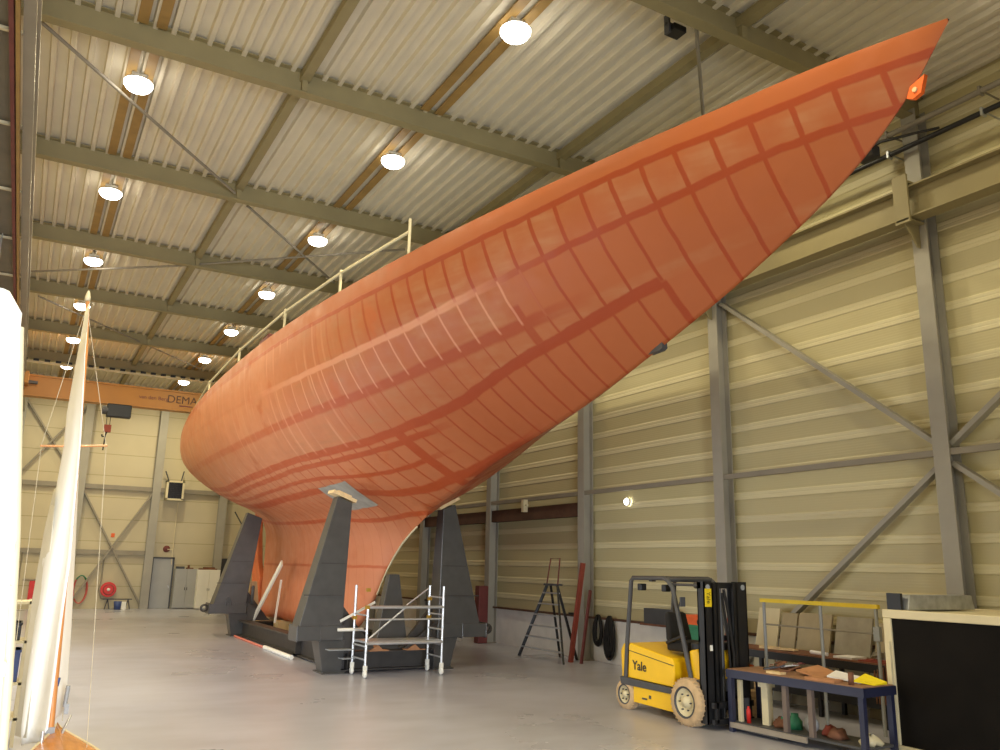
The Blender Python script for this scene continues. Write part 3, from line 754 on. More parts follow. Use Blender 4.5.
    L.new(mth('ADD', mul(noise(1.4, detail=2), .8), mul(dark, .25)), bp.inputs['Height']); L.new(bp.outputs[0], b.inputs['Normal'])
    return m
yacht = thing('yacht_hull', (7.6, 20, .45), 'huge unfinished red primed sailing yacht hull standing on a steel cradle', 'yacht')
verts = []; NP = NF + NC + 1
for y in ST:
    s = station(y)
    assert len(s) == NP, (len(s), NP)
    cx = hcx(y)
    verts += [(cx - x, y, z) for x, z in s[::-1]] + [(cx + x, y, z) for x, z in s]
W = 2 * NP; faces = []
for i in range(len(ST) - 1):
    for k in range(W - 1):
        if k == NP - 1: continue
        faces.append((i * W + k, i * W + k + 1, (i + 1) * W + k + 1, (i + 1) * W + k))
me = bpy.data.meshes.new('hull_shell'); me.from_pydata([tuple(Vector(v) - Vector((0, 0, 0))) for v in verts], [], faces)
import bmesh
bm = bmesh.new(); bm.from_mesh(me); bmesh.ops.remove_doubles(bm, verts=bm.verts, dist=.0008); bmesh.ops.dissolve_degenerate(bm, edges=bm.edges, dist=.0005)
bmesh.ops.recalc_face_normals(bm, faces=bm.faces[:])
# make sure the shell faces outwards
c = sum((1 if f.normal.x * (f.calc_center_median().x - hcx(f.calc_center_median().y)) > 0 else -1) for f in bm.faces)
if c < 0: bmesh.ops.reverse_faces(bm, faces=bm.faces[:])
for f in bm.faces: f.smooth = True
bm.to_mesh(me); bm.free()
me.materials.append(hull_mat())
ho = bpy.data.objects.new('hull_shell', me); C.objects.link(ho); ho.parent = yacht
ho.matrix_parent_inverse = Matrix.Translation(-Vector((7.6, 20, .45)))
ORIG[ho.name] = Vector((7.6, 20, .45))
# deck and transom
v = []; f = []
for y in ST:
    S = cr(YK, HS, y); b_ = max(.01, cr(YK, HB, y)); v += [(hcx(y) - b_, y, S), (hcx(y), y, S + .06 * b_ / 3), (hcx(y) + b_, y, S)]
n = len(ST)
for i in range(n - 1):
    for k in (0, 1): f.append((3 * i + k, 3 * i + k + 1, 3 * i + 4 + k, 3 * i + 3 + k))
MB().add(v, f).build('deck', 'dkgrey', yacht)
yl = ST[-1]; s = station(yl)
tv = [(hcx(yl) - x, yl, z) for x, z in s[::-1]] + [(hcx(yl) + x, yl, z) for x, z in s[1:]]
MB().add(tv, [tuple(range(len(tv)))]).build('transom', 'redbrown', yacht)
# rudder behind the keel, with the gap in front of its upper half
mb = MB(); prof = [(29.5, .5), (30.35, .6), (30.75, 2.2), (30.95, 3.95), (30.45, 3.95), (30.3, 3.2), (29.95, 2.2), (29.5, 1.7)]
c0 = hcx(30.0)
lo = [(c0 - .09, a, b_) for a, b_ in prof]; hi = [(c0 + .09, a, b_) for a, b_ in prof]; n = len(prof)
mb.add(lo + hi, [tuple(range(n)), tuple(range(n, 2 * n))[::-1]] + [(i, (i + 1) % n, n + (i + 1) % n, n + i) for i in range(n)])
mb.build('rudder', ho.data.materials[0] if False else mat('rudder_primer', (214, 112, 62), .5), yacht, bevel=.03)
MB().tube([(hcx(le(z_)), le(z_) - .005, z_) for z_ in (3.05, 2.9, 2.7, 2.4, 2.1, 1.8, 1.5)], .022, 8).build('edge_strip', 'cream', yacht)
def side(y, z, off=0.0):
    return (hcx(y) - max(canoe_x(y, z), finw(y, z)) - off, y, z)
# lifting lug at the bow and small bracket under the forefoot
mb = MB(); y0 = 4.86
mb.prism([(4.72, 7.52), (4.9, 7.46), (4.95, 7.34), (4.88, 7.30), (4.78, 7.33)], 'x', hcx(5) - .03, hcx(5) + .03)
lg = mb.build('bow_lug', mat('lug_orange', (226, 100, 36), .5), yacht)
MB().cyl((hcx(5) - .05, 4.84, 7.39), (hcx(5) + .05, 4.84, 7.39), .028, n=14).build('eye', 'timber', lg)
MB().prism([(9.3, 5.34), (9.0, 5.5), (8.98, 5.38), (9.04, 5.35)], 'x', hcx(9) - .05, hcx(9) + .05).build('forefoot_bracket', 'dkgrey', yacht)
# deck railing of scaffold tube
rl = []
for y in (13.0, 15.5, 18.4, 22.0, 26.0, 31.0):
    b_ = cr(YK, HB, y) - .25; S = cr(YK, HS, y)
    rl.append((hcx(y) - b_, y, S))
g = MB()
top = [(x, y, z + .6) for x, y, z in rl]
g.tube(top, .03); rail = g.build('deck_railing', 'cream', yacht)
for x, y, z in rl: MB().tube([(x, y, z - .02), (x, y, z + .85 if y < 14 else z + .66)], .03).build('stanchion', 'cream', rail)
MB().tube([(hcx(34) - 2.2, 34, 7.2), (rl[-1][0], 31.0, rl[-1][2] + .6)], .03).build('end_tube', 'cream', rail)
MB().box(4.6, 5.1, 19.8, 20.6, 7.1, 7.62).box(4.65, 5.05, 19.9, 20.5, 7.62, 7.7).build('deck_box', 'maroon', yacht)
# patch of grey primer over the side where the cradle pad bears
def patch(y0, y1, t0, t1, name, m, off, ny=10, nt_=10, par=yacht):
    vs = []
    for i in range(ny + 1):
        y = y0 + (y1 - y0) * i / ny; s_ = station(y)[NF:]
        for j in range(nt_ + 1):
            t_ = (t0 + (t1 - t0) * j / nt_) * NC; k = int(t_); fr_ = t_ - k; k = min(k, NC - 1)
            p = (s_[k][0] * (1 - fr_) + s_[k + 1][0] * fr_, s_[k][1] * (1 - fr_) + s_[k + 1][1] * fr_)
            dx, dz = s_[k + 1][0] - s_[k][0], s_[k + 1][1] - s_[k][1]; l_ = sqrt(dx * dx + dz * dz) or 1
            vs.append((hcx(y) - p[0] - off * dz / l_, y, p[1] - off * dx / l_))
    fs = [(i * (nt_ + 1) + j, i * (nt_ + 1) + j + 1, (i + 1) * (nt_ + 1) + j + 1, (i + 1) * (nt_ + 1) + j) for i in range(ny) for j in range(nt_)]
    return MB().add(vs, fs, True).build(name, m, par)
patch(17.8, 19.3, .10, .28, 'primer_patch', 'primer', .006)

# ================================================================== CRADLE
cr_ = thing('steel_cradle', (7.4, 22, 0), 'dark steel cradle with tall tapered legs holding up the yacht hull', 'cradle')
def leg(sx, y, xt0, xt1, zt, xb0, xb1, zb=.93):
    # sx -1: left, +1: right ; tapered box leg in the cross plane
    yb0, yb1, yt0, yt1 = y - .28, y + .28, y - .16, y + .16
    return MB().hexa([(xb0, yb0, zb), (xb1, yb0, zb), (xb1, yb1, zb), (xb0, yb1, zb)],
                     [(xt0, yt0, zt[0]), (xt1, yt0, zt[1]), (xt1, yt1, zt[1]), (xt0, yt1, zt[0])])
def foot(sx, y, xo, xi, zc=.95):
    # spreader box under the leg, then the tapered foot down to the floor
    a, b_ = min(xo, xi), max(xo, xi)
    m1 = MB().box(a, b_, y - .3, y + .3, .66, .95)
    for k in range(3):
        xx = a + (b_ - a) * (.02 + .48 * k); m1.box(xx - .01, xx + .01, y - .31, y + .31, .64, .97)
    xm = xi + sx * .52
    a2, b2 = sorted((xi - sx * .05, xm)); a3, b3 = sorted((xi - sx * .02, xi + sx * .38))
    m1.hexa([(a3, y - .2, .02), (b3, y - .2, .02), (b3, y + .2, .02), (a3, y + .2, .02)], [(a2, y - .26, .66), (b2, y - .26, .66), (b2, y + .26, .66), (a2, y + .26, .66)])
    m1.box(a3 - .05, b3 + .05, y - .3, y + .3, 0, .03)
    return m1
yF, yR = 17.5, 27.0
L4 = [(-1, yF, 5.83, 6.16, (3.62, 3.5), 5.15, 6.06, 5.1, 6.1), (1, yF, 8.36, 8.66, (3.48, 3.6), 8.28, 9.32, 9.5, 8.25),
      (-1, yR, 6.12, 6.58, (3.72, 3.56), 5.3, 6.27, 5.18, 6.3), (1, yR, 8.2, 8.66, (3.5, 3.7), 8.35, 9.3, 9.5, 8.3)]
for sx, y, a, b_, zt, c_, d_, xo, xi in L4:
    l = leg(sx, y, a, b_, zt, c_, d_).build('leg', 'cradle', cr_, bevel=.012)
    MB().box(min(c_, d_) + .05, max(c_, d_) - .05, y - .285, y - .27, 1.55, 1.57).box(a * .5 + c_ * .5 + .05, b_ * .5 + d_ * .5 - .05, y - .232, y - .218, 2.2, 2.22).build('weld_seam', 'cradle_dk', l)
    f_ = foot(sx, y, xo, xi).build('foot', 'cradle', cr_, bevel=.01)
    xo2 = xo + sx * .1
    if not (sx < 0 and y < 20): MB().lathe([(.06, -.03), (.12, -.03), (.12, .03), (.06, .03), (.06, -.03)], (xo2, y - .1, .82), 'y', 16).build('lug', 'cradle_dk', f_)
    xm = (xo + xi) / 2
    if sx < 0 and y > 20: MB().tube([(xm - .07, y - .31, .9), (xm - .07, y - .31, 1.08), (xm, y - .31, 1.14), (xm + .07, y - .31, 1.08), (xm + .07, y - .31, .9)], .018).build('lifting_loop', 'dkgrey', f_)
    # inner gusset
    xg = xi - sx * .02
    MB().prism([(xg, 1.35), (xg, .45), (xg - sx * .75, .45)], 'y', y - .05, y + .05).prism([(xg, 1.0), (xg, .45), (xg - sx * .75, .45)], 'y', y - .25, y - .22).build('gusset', 'cradle_dk', cr_)
for x_ in (6.25, 8.5):
    MB().ibeam((x_, yF - .2, .24), (x_, yR + .3, .24), .3, .42, tf=.03).box(x_ - .16, x_ + .16, yF, yR, .44, .47).build('side_beam', 'cradle_dk', cr_)
for y in (yF, 20.6, yR):
    MB().ibeam((6.1, y, .22), (8.6, y, .22), .35, .38, tf=.03).build('cross_beam', 'cradle_dk', cr_)
# front keel stop post
MB().hexa([(7.0, 17.7, .4), (7.78, 17.7, .4), (7.78, 18.1, .4), (7.0, 18.1, .4)], [(7.3, 17.8, 2.0), (7.54, 17.8, 2.0), (7.54, 18.0, 2.0), (7.3, 18.0, 2.0)]).build('keel_post', 'cradle', cr_, bevel=.01)
# diagonal tubes of the right front bracing
for k in range(3):
    MB().beam((7.95 + k * .2, 17.25, .42), (8.3 + k * .12, 17.25, 1.0 - k * .05), .05, .05).build('brace', 'cradle_dk', cr_)
# thin pedestal steps on the front left foot
MB().box(5.72, 6.25, 16.95, 17.2, .48, .5).box(6.02, 6.3, 17.0, 17.25, .3, .32).build('step_plate', 'grey', cr_)
# keel blocks
for k, y in enumerate((21.6, 24.0, 26.4, 28.6)):
    tag(MB().box(7.15, 7.85, y - .25, y + .25, .0, .45).build('keel_block', 'timber'), ['timber block under the front of the keel', 'timber block under the keel just behind the front block', 'timber block under the keel towards the rudder', 'timber block under the heel of the keel'][k], 'timber block')
# timber pads between legs and hull
for (x_, y, z_, ry, lab) in ((5.98, yF, 3.63, -.35, 'pale timber wedge on top of the front left cradle leg'), (8.5, yF, 3.62, .5, 'pale timber wedge on top of the front right cradle leg')):
    b = MB().box(-.28, .28, -.2, .2, -.035, .035); b.box(-.16, .16, -.12, .12, .03, .08)
    b.xf(Matrix.Translation((x_, y, z_)) @ Matrix.Rotation(-ry if x_ > 7 else -ry, 4, 'Y'))
    tag(b.build('timber_wedge', 'timber'), lab, 'timber wedge')
# leaning props beside the rudder
tag(MB().beam((6.55, 26.9, .42), (6.9, 25.3, 2.2), .05, .22, up=(0, 1, 0)).build('plank', 'white'), 'wide white plank leaning on the keel near the rudder', 'plank')
tag(MB().beam((6.9, 25.6, .45), (7.0, 25.6, 1.7), .05, .06).build('batten', 'white'), 'narrow upright white batten next to the leaning plank', 'batten')
tag(MB().hexa([(6.5, 27.6, .46), (6.95, 27.6, .46), (6.95, 27.7, .46), (6.5, 27.7, .46)], [(6.55, 27.5, 1.6), (6.75, 27.5, 1.6), (6.75, 27.6, 1.6), (6.55, 27.6, 1.6)]).build('board', 'timber'), 'pale board standing behind the rear left cradle leg', 'board')
tag(MB().lathe([(0, 0), (.05, 0), (.05, .5), (.03, .55)], (6.42, 26.6, .95), 'z', 12).build('gas_bottle', 'dkgrey'), 'slim dark bottle standing beside the rear left cradle leg', 'bottle')
tag(MB().tube([(5.95, 26.4, .03), (5.9, 22.8, .03)], .035).build('pole', mat('pink_tape', (208, 120, 104), .6)), 'long pinkish pole on the floor along the cradle beam', 'pole')
tag(MB().tube([(5.88, 22.6, .05), (5.85, 20.0, .05)], .055).build('tube', 'white'), 'white plastic tube on the floor along the cradle beam', 'tube')

# ================================================================== SCAFFOLD TOWER
t = thing('scaffold_tower', (7.3, 16.9, 0), 'low aluminium mobile scaffold tower in front of the cradle', 'scaffold')
x0, x1, y0, y1 = 6.26, 7.96, 16.35, 17.05
ups = [(x0, y1, 1.78), (x0 + .02, y0, 1.36), (x1, y1, 1.78), (x1, y0, 1.78)]
for x_, y_, h_ in ups:
    u = MB().tube([(x_, y_, .22), (x_, y_, h_)], .026, 10).build('upright', 'alu', t)
    w_ = MB().lathe([(0, -.02), (.07, -.025), (.085, 0), (.07, .025), (0, .02)], (x_, y_, .085), 'x', 16).build('caster', 'white', t)
    MB().box(x_ - .035, x_ + .035, y_ - .03, y_ + .03, .12, .24).build('caster_fork', 'white', w_)
for x_ in (x0, x1):
    for k, z_ in enumerate((.35, .6, .9, 1.2) + ((1.55,) if x_ == x1 else (1.5,))):
        if x_ == x0 and z_ > 1.4: continue
        MB().tube([(x_, y0, z_), (x_, y1, z_)], .018).build('rung', 'alu', t)
for z_, r_, y_ in ((1.36, .032, y0), (1.12, .018, y0), (.66, .035, y0), (.66, .03, y1)):
    MB().tube([(x0, y_, z_), (x1, y_, z_)], r_).build('ledger', 'alu', t)
MB().box(x0, x1, y0 + .05, y1 - .05, .66, .70).build('platform', 'alu', t)
MB().tube([(x0, y0, .7), (x0 + .85, y0, 1.36)], .018).build('diagonal_brace', 'alu', t)
MB().tube([(x1 - .55, y1, 1.36), (x1 - .03, y1, 1.72)], .018).build('diagonal_brace', 'alu', t)
MB().tube([(x0 - .35, y1, .88), (x0 + .2, y1, .88)], .035).build('hand_rail', 'white', t)
for x_, y_, z_ in ((x0, y0, 1.36), (x0, y0, 1.7), (x1, y1, 1.5), (x1, y1, 1.12), (x0, y1, 1.12)):
    MB().box(x_ - .04, x_ + .04, y_ - .04, y_ + .04, z_ - .035, z_ + .035).build('coupler', 'gold', t)
tag(MB().beam((5.95, 17.05, 1.05), (6.75, 17.2, 1.42), .02, .05).build('white_bar', 'white'), 'white bar sloping from the front left cradle leg to the scaffold', 'bar')
for k, (x_, y_, m_, lab) in enumerate(((6.9, 17.3, 'card', 'torn cardboard on the cradle beam behind the scaffold'), (7.75, 17.3, 'card', 'flat cardboard offcut near the right end of the scaffold'))):
    tag(MB().box(x_ - .22, x_ + .22, y_ - .12, y_ + .12, .42, .44).prism([(x_ - .2, .44), (x_ + .1, .44), (x_ - .02, .54)], 'y', y_ - .1, y_ + .08).build('cardboard', m_), lab, 'cardboard')

# ================================================================== RIGHT SIDE CLUTTER NEAR THE CRADLE
tag(MB().box(12.1, 12.42, 22.45, 22.72, 0, 1.65).build('post_guard', 'maroon', bevel=.02), 'maroon steel guard around the foot of the fourth column', 'column guard')
t = thing('step_ladder', (12.0, 18.7, 0), 'tall black and grey step ladder against the right wall', 'ladder')
ya, yb = 18.0, 19.4
for (yt, yb_, x_) in ((18.98, 19.75, 11.75), (18.52, 17.7, 11.75)):
    MB().beam((x_ + .1, yt, 1.8), (x_ - .25, yb_, 0), .04, .07).build('front_rail', 'black', t)
for (yt, yb_) in ((18.9, 19.2), (18.6, 18.45)):
    MB().beam((11.9, yt, 1.8), (12.4, yb_, 0), .04, .06).build('rear_rail', 'black', t)
MB().box(11.75, 12.0, 18.5, 19.0, 1.78, 1.83).build('top_platform', 'dkgrey', t)
for k in range(6):
    z_ = .25 + k * .27; f_ = 1 - z_ / 1.8; yy0 = 18.52 - .82 * f_; yy1 = 18.98 + .77 * f_; xx = 11.85 - .35 * f_
    MB().box(xx - .06, xx + .06, yy0, yy1, z_ - .015, z_ + .015).build('tread', 'alu', t)
MB().tube([(11.85, 19.0, 1.8), (11.95, 18.98, 2.45), (11.95, 18.55, 2.45), (11.85, 18.5, 1.8)], .018).build('safety_hoop', 'maroon', t)
LAD = t
LAD.location.y -= .65
tag(MB().beam((11.95, 17.42, 0), (12.2, 17.25, 2.35), .1, .09).build('plank', 'redbrown'), 'long red plank leaning on the third column', 'plank')
tag(MB().beam((12.0, 17.05, 0), (12.35, 17.15, 1.7), .05, .07).build('plank', 'maroon'), 'shorter brown plank leaning beside the long red plank', 'plank')
tag(MB().box(12.62, 12.76, 17.95, 18.5, 1.05, 1.1).tube([(12.6, 18.1, 1.0), (12.55, 18.15, .6), (12.6, 18.2, 1.0)], .02).build('wall_hook', 'black'), 'dark wall bracket with a cable loop right of the step ladder', 'bracket')
# hoses hung on the wall
for y0_, w_, d_, n_, lab in ((17.25, .17, .72, 5, 'bundle of black cable hung on the ledge, left of the longer bundle'), (16.78, .2, 1.0, 8, 'longer bundle of black hose hanging from the ledge by the forklift')):
    b = MB()
    for k in range(n_):
        ww = w_ * (1 - .11 * k); dd = d_ * (1 - .05 * (k % 4))
        b.tube([(12.635 + .02 * (k % 3), y0_ + ww * cos(q) * (1 - .25 * sin(q)), 1.1 - dd / 2 + dd / 2 * sin(q)) for q in [i * 2 * pi / 22 for i in range(22)]], .026, 6, close=True)
    tag(b.build('hose_bundle', 'rubber'), lab, 'hose')
tag(MB().box(12.38, 12.72, 13.9, 15.3, 1.01, 1.05).build('wall_shelf', 'rust'), 'narrow rusty shelf on the wall behind the forklift', 'shelf')
tag(MB().box(12.42, 12.68, 14.3, 15.2, 1.052, 1.38).build('wall_box', 'dkgrey'), 'dark grey box behind the forklift seat', 'box')

# ================================================================== FORKLIFT
fk = thing('forklift', (9.35, 10.5, 0), 'yellow electric forklift truck with black mast and overhead guard', 'forklift')
xl, xr = 8.9, 9.9
b = MB().prism([(10.2, .48), (11.3, .50), (11.3, 1.0), (11.25, 1.04), (10.25, .90), (10.2, .84)], 'x', xl, xr)
hood = b.build('battery_hood', 'yellow', fk, bevel=.02)
MB().prism([(10.21, .79), (11.3, .92), (11.3, .93), (10.21, .80)], 'x', xl - .004, xl + .01).build('hood_seam', 'black', hood)
text('Yale', .2, 'maker_lettering', 'black', hood, basis((xl - .006, 11.02, .70), (0, -1, -.02), (0, -.02, 1)), .002, .0025)
MB().prism([(11.3, .42), (11.55, .42), (11.58, .9), (11.5, 1.02), (11.3, 1.04)], 'x', xl + .05, xr - .05).build('counterweight', 'yellow', fk, bevel=.03)
b = MB().prism([(10.15, .38), (11.5, .38), (11.52, .5), (10.15, .47)], 'x', xl - .015, xr + .015); b.prism([(9.55, .5), (10.15, .36), (10.15, .48), (9.7, .66), (9.55, .66)], 'x', xl + .0, xr)
b.build('chassis_rail', 'dkgrey', fk, bevel=.01)
sk = MB().prism([(10.22, .12), (11.2, .14), (11.2, .39), (10.22, .39)], 'x', xl + .01, xr - .01).build('side_skirt', 'yellow', fk, bevel=.01)
MB().box(xl + .004, xl + .012, 10.86, 10.98, .21, .235).box(xl + .004, xl + .012, 10.76, 10.81, .24, .29).build('model_mark', 'dkgrey', sk)
MB().box(xl + .06, xr - .06, 9.7, 10.25, .2, .56).build('floor_box', 'black', fk)
for (y_, r_, w_, xx) in ((9.84, .33, .27, xl - .13), (9.84, .33, .27, xr - .14), (11.42, .23, .17, xl - .01), (11.42, .23, .17, xr - .16)):
    pr = [(r_ * .62, 0), (r_ * .9, 0), (r_, .04), (r_, w_ - .04), (r_ * .9, w_), (r_ * .62, w_), (r_ * .62, 0)]
    tb = MB().lathe(pr, (xx, y_, r_), 'x', 36)
    for k in range(30):
        a = 2 * pi * k / 30
        tb.beam((xx + .03, y_ + r_ * cos(a), r_ + r_ * sin(a)), (xx + w_ - .03, y_ + r_ * cos(a + .06), r_ + r_ * sin(a + .06)), .03, .018)
    wh = tb.build('tyre', 'tan', fk)
    s_ = -1 if xx < 9.3 else 1; xo = xx if s_ < 0 else xx + w_
    MB().lathe([(r_ * .62, .02), (r_ * .55, .01), (r_ * .5, .06), (r_ * .25, .07), (r_ * .22, .0), (0, -.01)], (xo, y_, r_), 'x', 24).build('rim', 'cream', wh)
    MB().lathe([(r_ * .68, -.004), (r_ * .6, -.004), (r_ * .6, .03)], (xo, y_, r_), 'x', 24).build('rim_ring', 'dkgrey', wh)
    for k in range(6):
        a = k * pi / 3; MB().cyl((xo + .0, y_ + r_ * .36 * cos(a), r_ + r_ * .36 * sin(a)), (xo + .03, y_ + r_ * .36 * cos(a), r_ + r_ * .36 * sin(a)), .012, n=6).build('wheel_bolt', 'dkgrey', wh)
gd = MB()
for x_ in (xl + .03, xr - .03):
    gd.tube([(x_, 11.42, .45), (x_, 11.36, 1.1), (x_, 11.24, 2.03), (x_, 11.18, 2.08), (x_, 10.42, 2.09), (x_, 10.32, 2.05), (x_, 10.22, 1.95), (x_, 9.98, 1.1), (x_, 9.82, .52)], .036, 8)
gd.tube([(xl + .03, 11.2, 2.08), (xr - .03, 11.2, 2.08)], .036).tube([(xl + .03, 10.35, 2.07), (xr - .03, 10.35, 2.07)], .036)
og = gd.build('overhead_guard', 'dkgrey', fk)
for k in range(6): MB().beam((xl + .12 + k * .152, 11.2, 2.09), (xl + .12 + k * .152, 10.4, 2.09), .03, .02).build('guard_bar', 'dkgrey', og)
for y_ in (11.1, 10.5): MB().box(xl + .08, xl + .2, y_ - .05, y_ + .05, 1.88, 1.99).build('work_light', 'black', og, bevel=.015)
MB().box(xl + .04, xl + .12, 10.72, 10.8, 2.03, 2.07).build('light_mount', 'black', og)
# seat
st = MB().box(9.1, 9.6, 10.12, 10.6, .98, 1.14).build('seat', 'rubber', fk, bevel=.04)
MB().hexa([(9.12, 10.5, 1.12), (9.58, 10.5, 1.12), (9.58, 10.64, 1.12), (9.12, 10.64, 1.12)], [(9.16, 10.6, 1.56), (9.54, 10.6, 1.56), (9.54, 10.7, 1.56), (9.16, 10.7, 1.56)]).build('seat_back', 'rubber', st, bevel=.04)
MB().tube([(9.08, 10.55, 1.1), (9.08, 10.2, 1.22), (9.08, 10.1, 1.2)], .03).build('arm_rest', 'black', st)
MB().tube([(9.35, 9.72, .8), (9.35, 9.92, 1.38)], .035).build('steering_column', 'black', fk)
b = MB().tube([(9.35 + .17 * cos(a), 9.94 + .07 * sin(a), 1.42 + .13 * sin(a) * .6) for a in [i * pi / 10 for i in range(20)]], .016, 6, close=True); b.beam((9.19, 9.94, 1.42), (9.51, 9.94, 1.42), .03, .02)
b.build('steering_wheel', 'black', fk)
MB().prism([(9.62, .55), (9.86, .55), (9.92, 1.04), (9.74, 1.08), (9.66, .9)], 'x', xl + .06, xr - .06).build('front_cowl', 'yellow', fk, bevel=.02)
MB().box(xl + .1, xr - .1, 9.7, 9.93, 1.05, 1.16).build('dashboard', 'black', fk, bevel=.02)
MB().tube([(xl + .04, 10.12, 1.62), (xl - .04, 9.98, 1.74)], .012).box(xl - .1, xl - .0, 9.9, 9.92, 1.68, 1.82).build('mirror', 'dkgrey', fk, bevel=.004)
MB().tube([(xl + .1, 10.3, 2.0), (xl + .1, 9.62, 2.0)], .02).build('tilt_bar', 'dkgrey', fk)
MB().cyl((xl + .1, 9.78, 2.0), (xl + .1, 9.6, 2.0), .05).build('tilt_bar_end', 'dkgrey', fk)
# mast
ma = MB()
for xa, xb in ((8.86, 9.0), (9.56, 9.72)):
    ma.box(xa, xb, 9.45, 9.47, .08, 2.06); ma.box(xa, xb, 9.58, 9.6, .08, 2.06); ma.box(xa if xa < 9 else xb - .02, xa + .02 if xa < 9 else xb, 9.45, 9.6, .08, 2.06)
for xa, xb in ((9.02, 9.14), (9.42, 9.54)):
    ma.box(xa, xb, 9.42, 9.44, .1, 2.04); ma.box(xa, xb, 9.54, 9.56, .1, 2.04); ma.box(xa + .05, xa + .07, 9.42, 9.56, .1, 2.04)
mast = ma.build('mast', 'black', fk)
for ya_, za_, zb_ in ((9.52, 1.96, 2.05), (9.56, .5, .6), (9.56, 1.2, 1.28)): MB().box(8.86, 9.72, ya_, 9.6, za_, zb_).build('cross_member', 'black', mast)
MB().cyl((9.22, 9.5, .15), (9.22, 9.5, 1.6), .035).cyl((9.22, 9.5, 1.5), (9.22, 9.5, 1.96), .02).build('lift_cylinder', 'dkgrey', mast)
MB().tube([(9.3, 9.5, 1.95), (9.36, 9.48, 1.6), (9.42, 9.46, 1.0), (9.4, 9.45, .5)], .022).tube([(9.26, 9.5, 1.9), (9.33, 9.48, 1.3), (9.36, 9.46, .5)], .018).build('hydraulic_hose', 'rubber', mast)
pl = MB().box(8.87, 8.99, 9.435, 9.45, 1.7, 1.96).build('name_plate', 'railyellow', mast)
text('Yale', .1, 'plate_lettering', 'black', pl, basis((8.93, 9.434, 1.83), (0, 0, -1), (1, 0, 0)), .001)
MB().box(8.94, 8.98, 9.435, 9.45, 1.08, 1.16).build('label', 'white', mast)
for xx in (8.93, 9.64): MB().cyl((xx, 9.44, 1.98), (xx, 9.62, 1.98), .04).build('roller', 'grey', mast)
ca = MB().box(8.9, 9.68, 9.36, 9.42, .3, .38).box(8.9, 9.68, 9.36, 9.42, .08, .15).box(8.95, 8.99, 9.36, 9.42, .1, .38).box(9.6, 9.64, 9.36, 9.42, .1, .38).build('carriage', 'black', fk)
for xx in (9.25, 9.5): MB().box(xx - .05, xx + .05, 8.5, 9.36, .03, .065).box(xx - .05, xx + .05, 9.32, 9.36, .03, .42).build('fork_tine', 'dkgrey', ca)

# ================================================================== BLUE WORKBENCH
def RB(mb_):    # bench local frame: x depth 0..0.8, y length 0..2.15 (0 at the forklift end)
    return mb_.xf(Matrix.Translation((9.12, 9.3, 0)) @ Matrix.Rotation(radians(-176.2), 4, 'Z') @ Matrix.Diagonal((-1, 1, 1, 1)))
wb = thing('workbench', (9.6, 8.3, 0), 'dark blue steel workbench with cluttered wooden top beside the forklift', 'workbench')
LB, DB, HB_ = 2.15, .66, .85
RB(MB().box(.0, DB, 0, LB, HB_ - .03, HB_)).build('bench_top', 'benchtop', wb)
RB(MB().box(-.02, .02, -.02, LB + .02, HB_ - .12, HB_ - .01).box(DB - .02, DB + .02, -.02, LB + .02, HB_ - .12, HB_ - .01).box(0, DB, -.02, .02, HB_ - .12, HB_ - .01).box(0, DB, LB - .02, LB + .02, HB_ - .12, HB_ - .01)).build('apron', 'blue', wb)
for x_, y_ in ((.03, .03), (DB - .03, .03), (.03, LB - .04), (DB - .03, LB - .04)):
    RB(MB().box(x_ - .035, x_ + .035, y_ - .035, y_ + .035, 0, HB_ - .1)).build('leg', 'blue', wb)
for y_ in (.95, 1.35):
    RB(MB().box(.02, .08, y_ - .035, y_ + .035, .14, HB_ - .1)).build('mid_post', mat('dull_brown_steel', (112, 98, 90), .6), wb)
RB(MB().box(.04, DB - .04, .02, LB - .02, .11, .14)).build('lower_shelf', 'dkgrey', wb)
RB(MB().box(-.01, .02, .02, LB * .6, .06, .13)).build('shelf_edge', mat('worn_edge', (150, 140, 128), .6), wb)
def bi(name, mb_, m_, lab, cat): return tag(RB(mb_).build(name, m_), lab, cat)
# on the bench (u: depth, v: along)
Z0 = HB_
bi('paper_sheets', MB().hexa([(.28, 1.45, Z0 + .03), (.62, 1.35, Z0 + .03), (.66, 1.85, Z0 + .002), (.3, 1.92, Z0 + .002)], [(.28, 1.45, Z0 + .05), (.62, 1.35, Z0 + .09), (.66, 1.85, Z0 + .03), (.3, 1.92, Z0 + .02)]), 'paper', 'white paper sheets lying on the blue workbench', 'paper')
bi('folder', MB().hexa([(.25, 1.86, Z0 + .022), (.6, 1.8, Z0 + .022), (.6, 2.1, Z0 + .001), (.3, 2.12, Z0 + .001)], [(.25, 1.86, Z0 + .04), (.6, 1.8, Z0 + .1), (.6, 2.1, Z0 + .03), (.3, 2.12, Z0 + .01)]), 'yellowpaper', 'bright yellow folder at the right end of the blue workbench', 'folder')
bi('tin_can', MB().lathe([(0, 0), (.035, 0), (.035, .15), (.03, .15), (.03, .02)], (.1, 1.93, Z0), 'z', 16), 'rust', 'rusty upright tin standing before the yellow folder', 'tin')
bi('cardboard_sheet', MB().hexa([(.3, .95, Z0 + .05), (.72, 1.0, Z0 + .05), (.7, 1.42, Z0 + .002), (.22, 1.35, Z0 + .002)], [(.3, .95, Z0 + .07), (.72, 1.0, Z0 + .12), (.7, 1.42, Z0 + .03), (.22, 1.35, Z0 + .02)]), 'card', 'large brown cardboard sheet in the middle of the blue workbench', 'cardboard')
bi('cardboard_sheet', MB().box(.04, .24, 1.28, 1.72, Z0, Z0 + .03), 'card', 'small cardboard piece at the front edge of the workbench', 'cardboard')
random.seed(4)
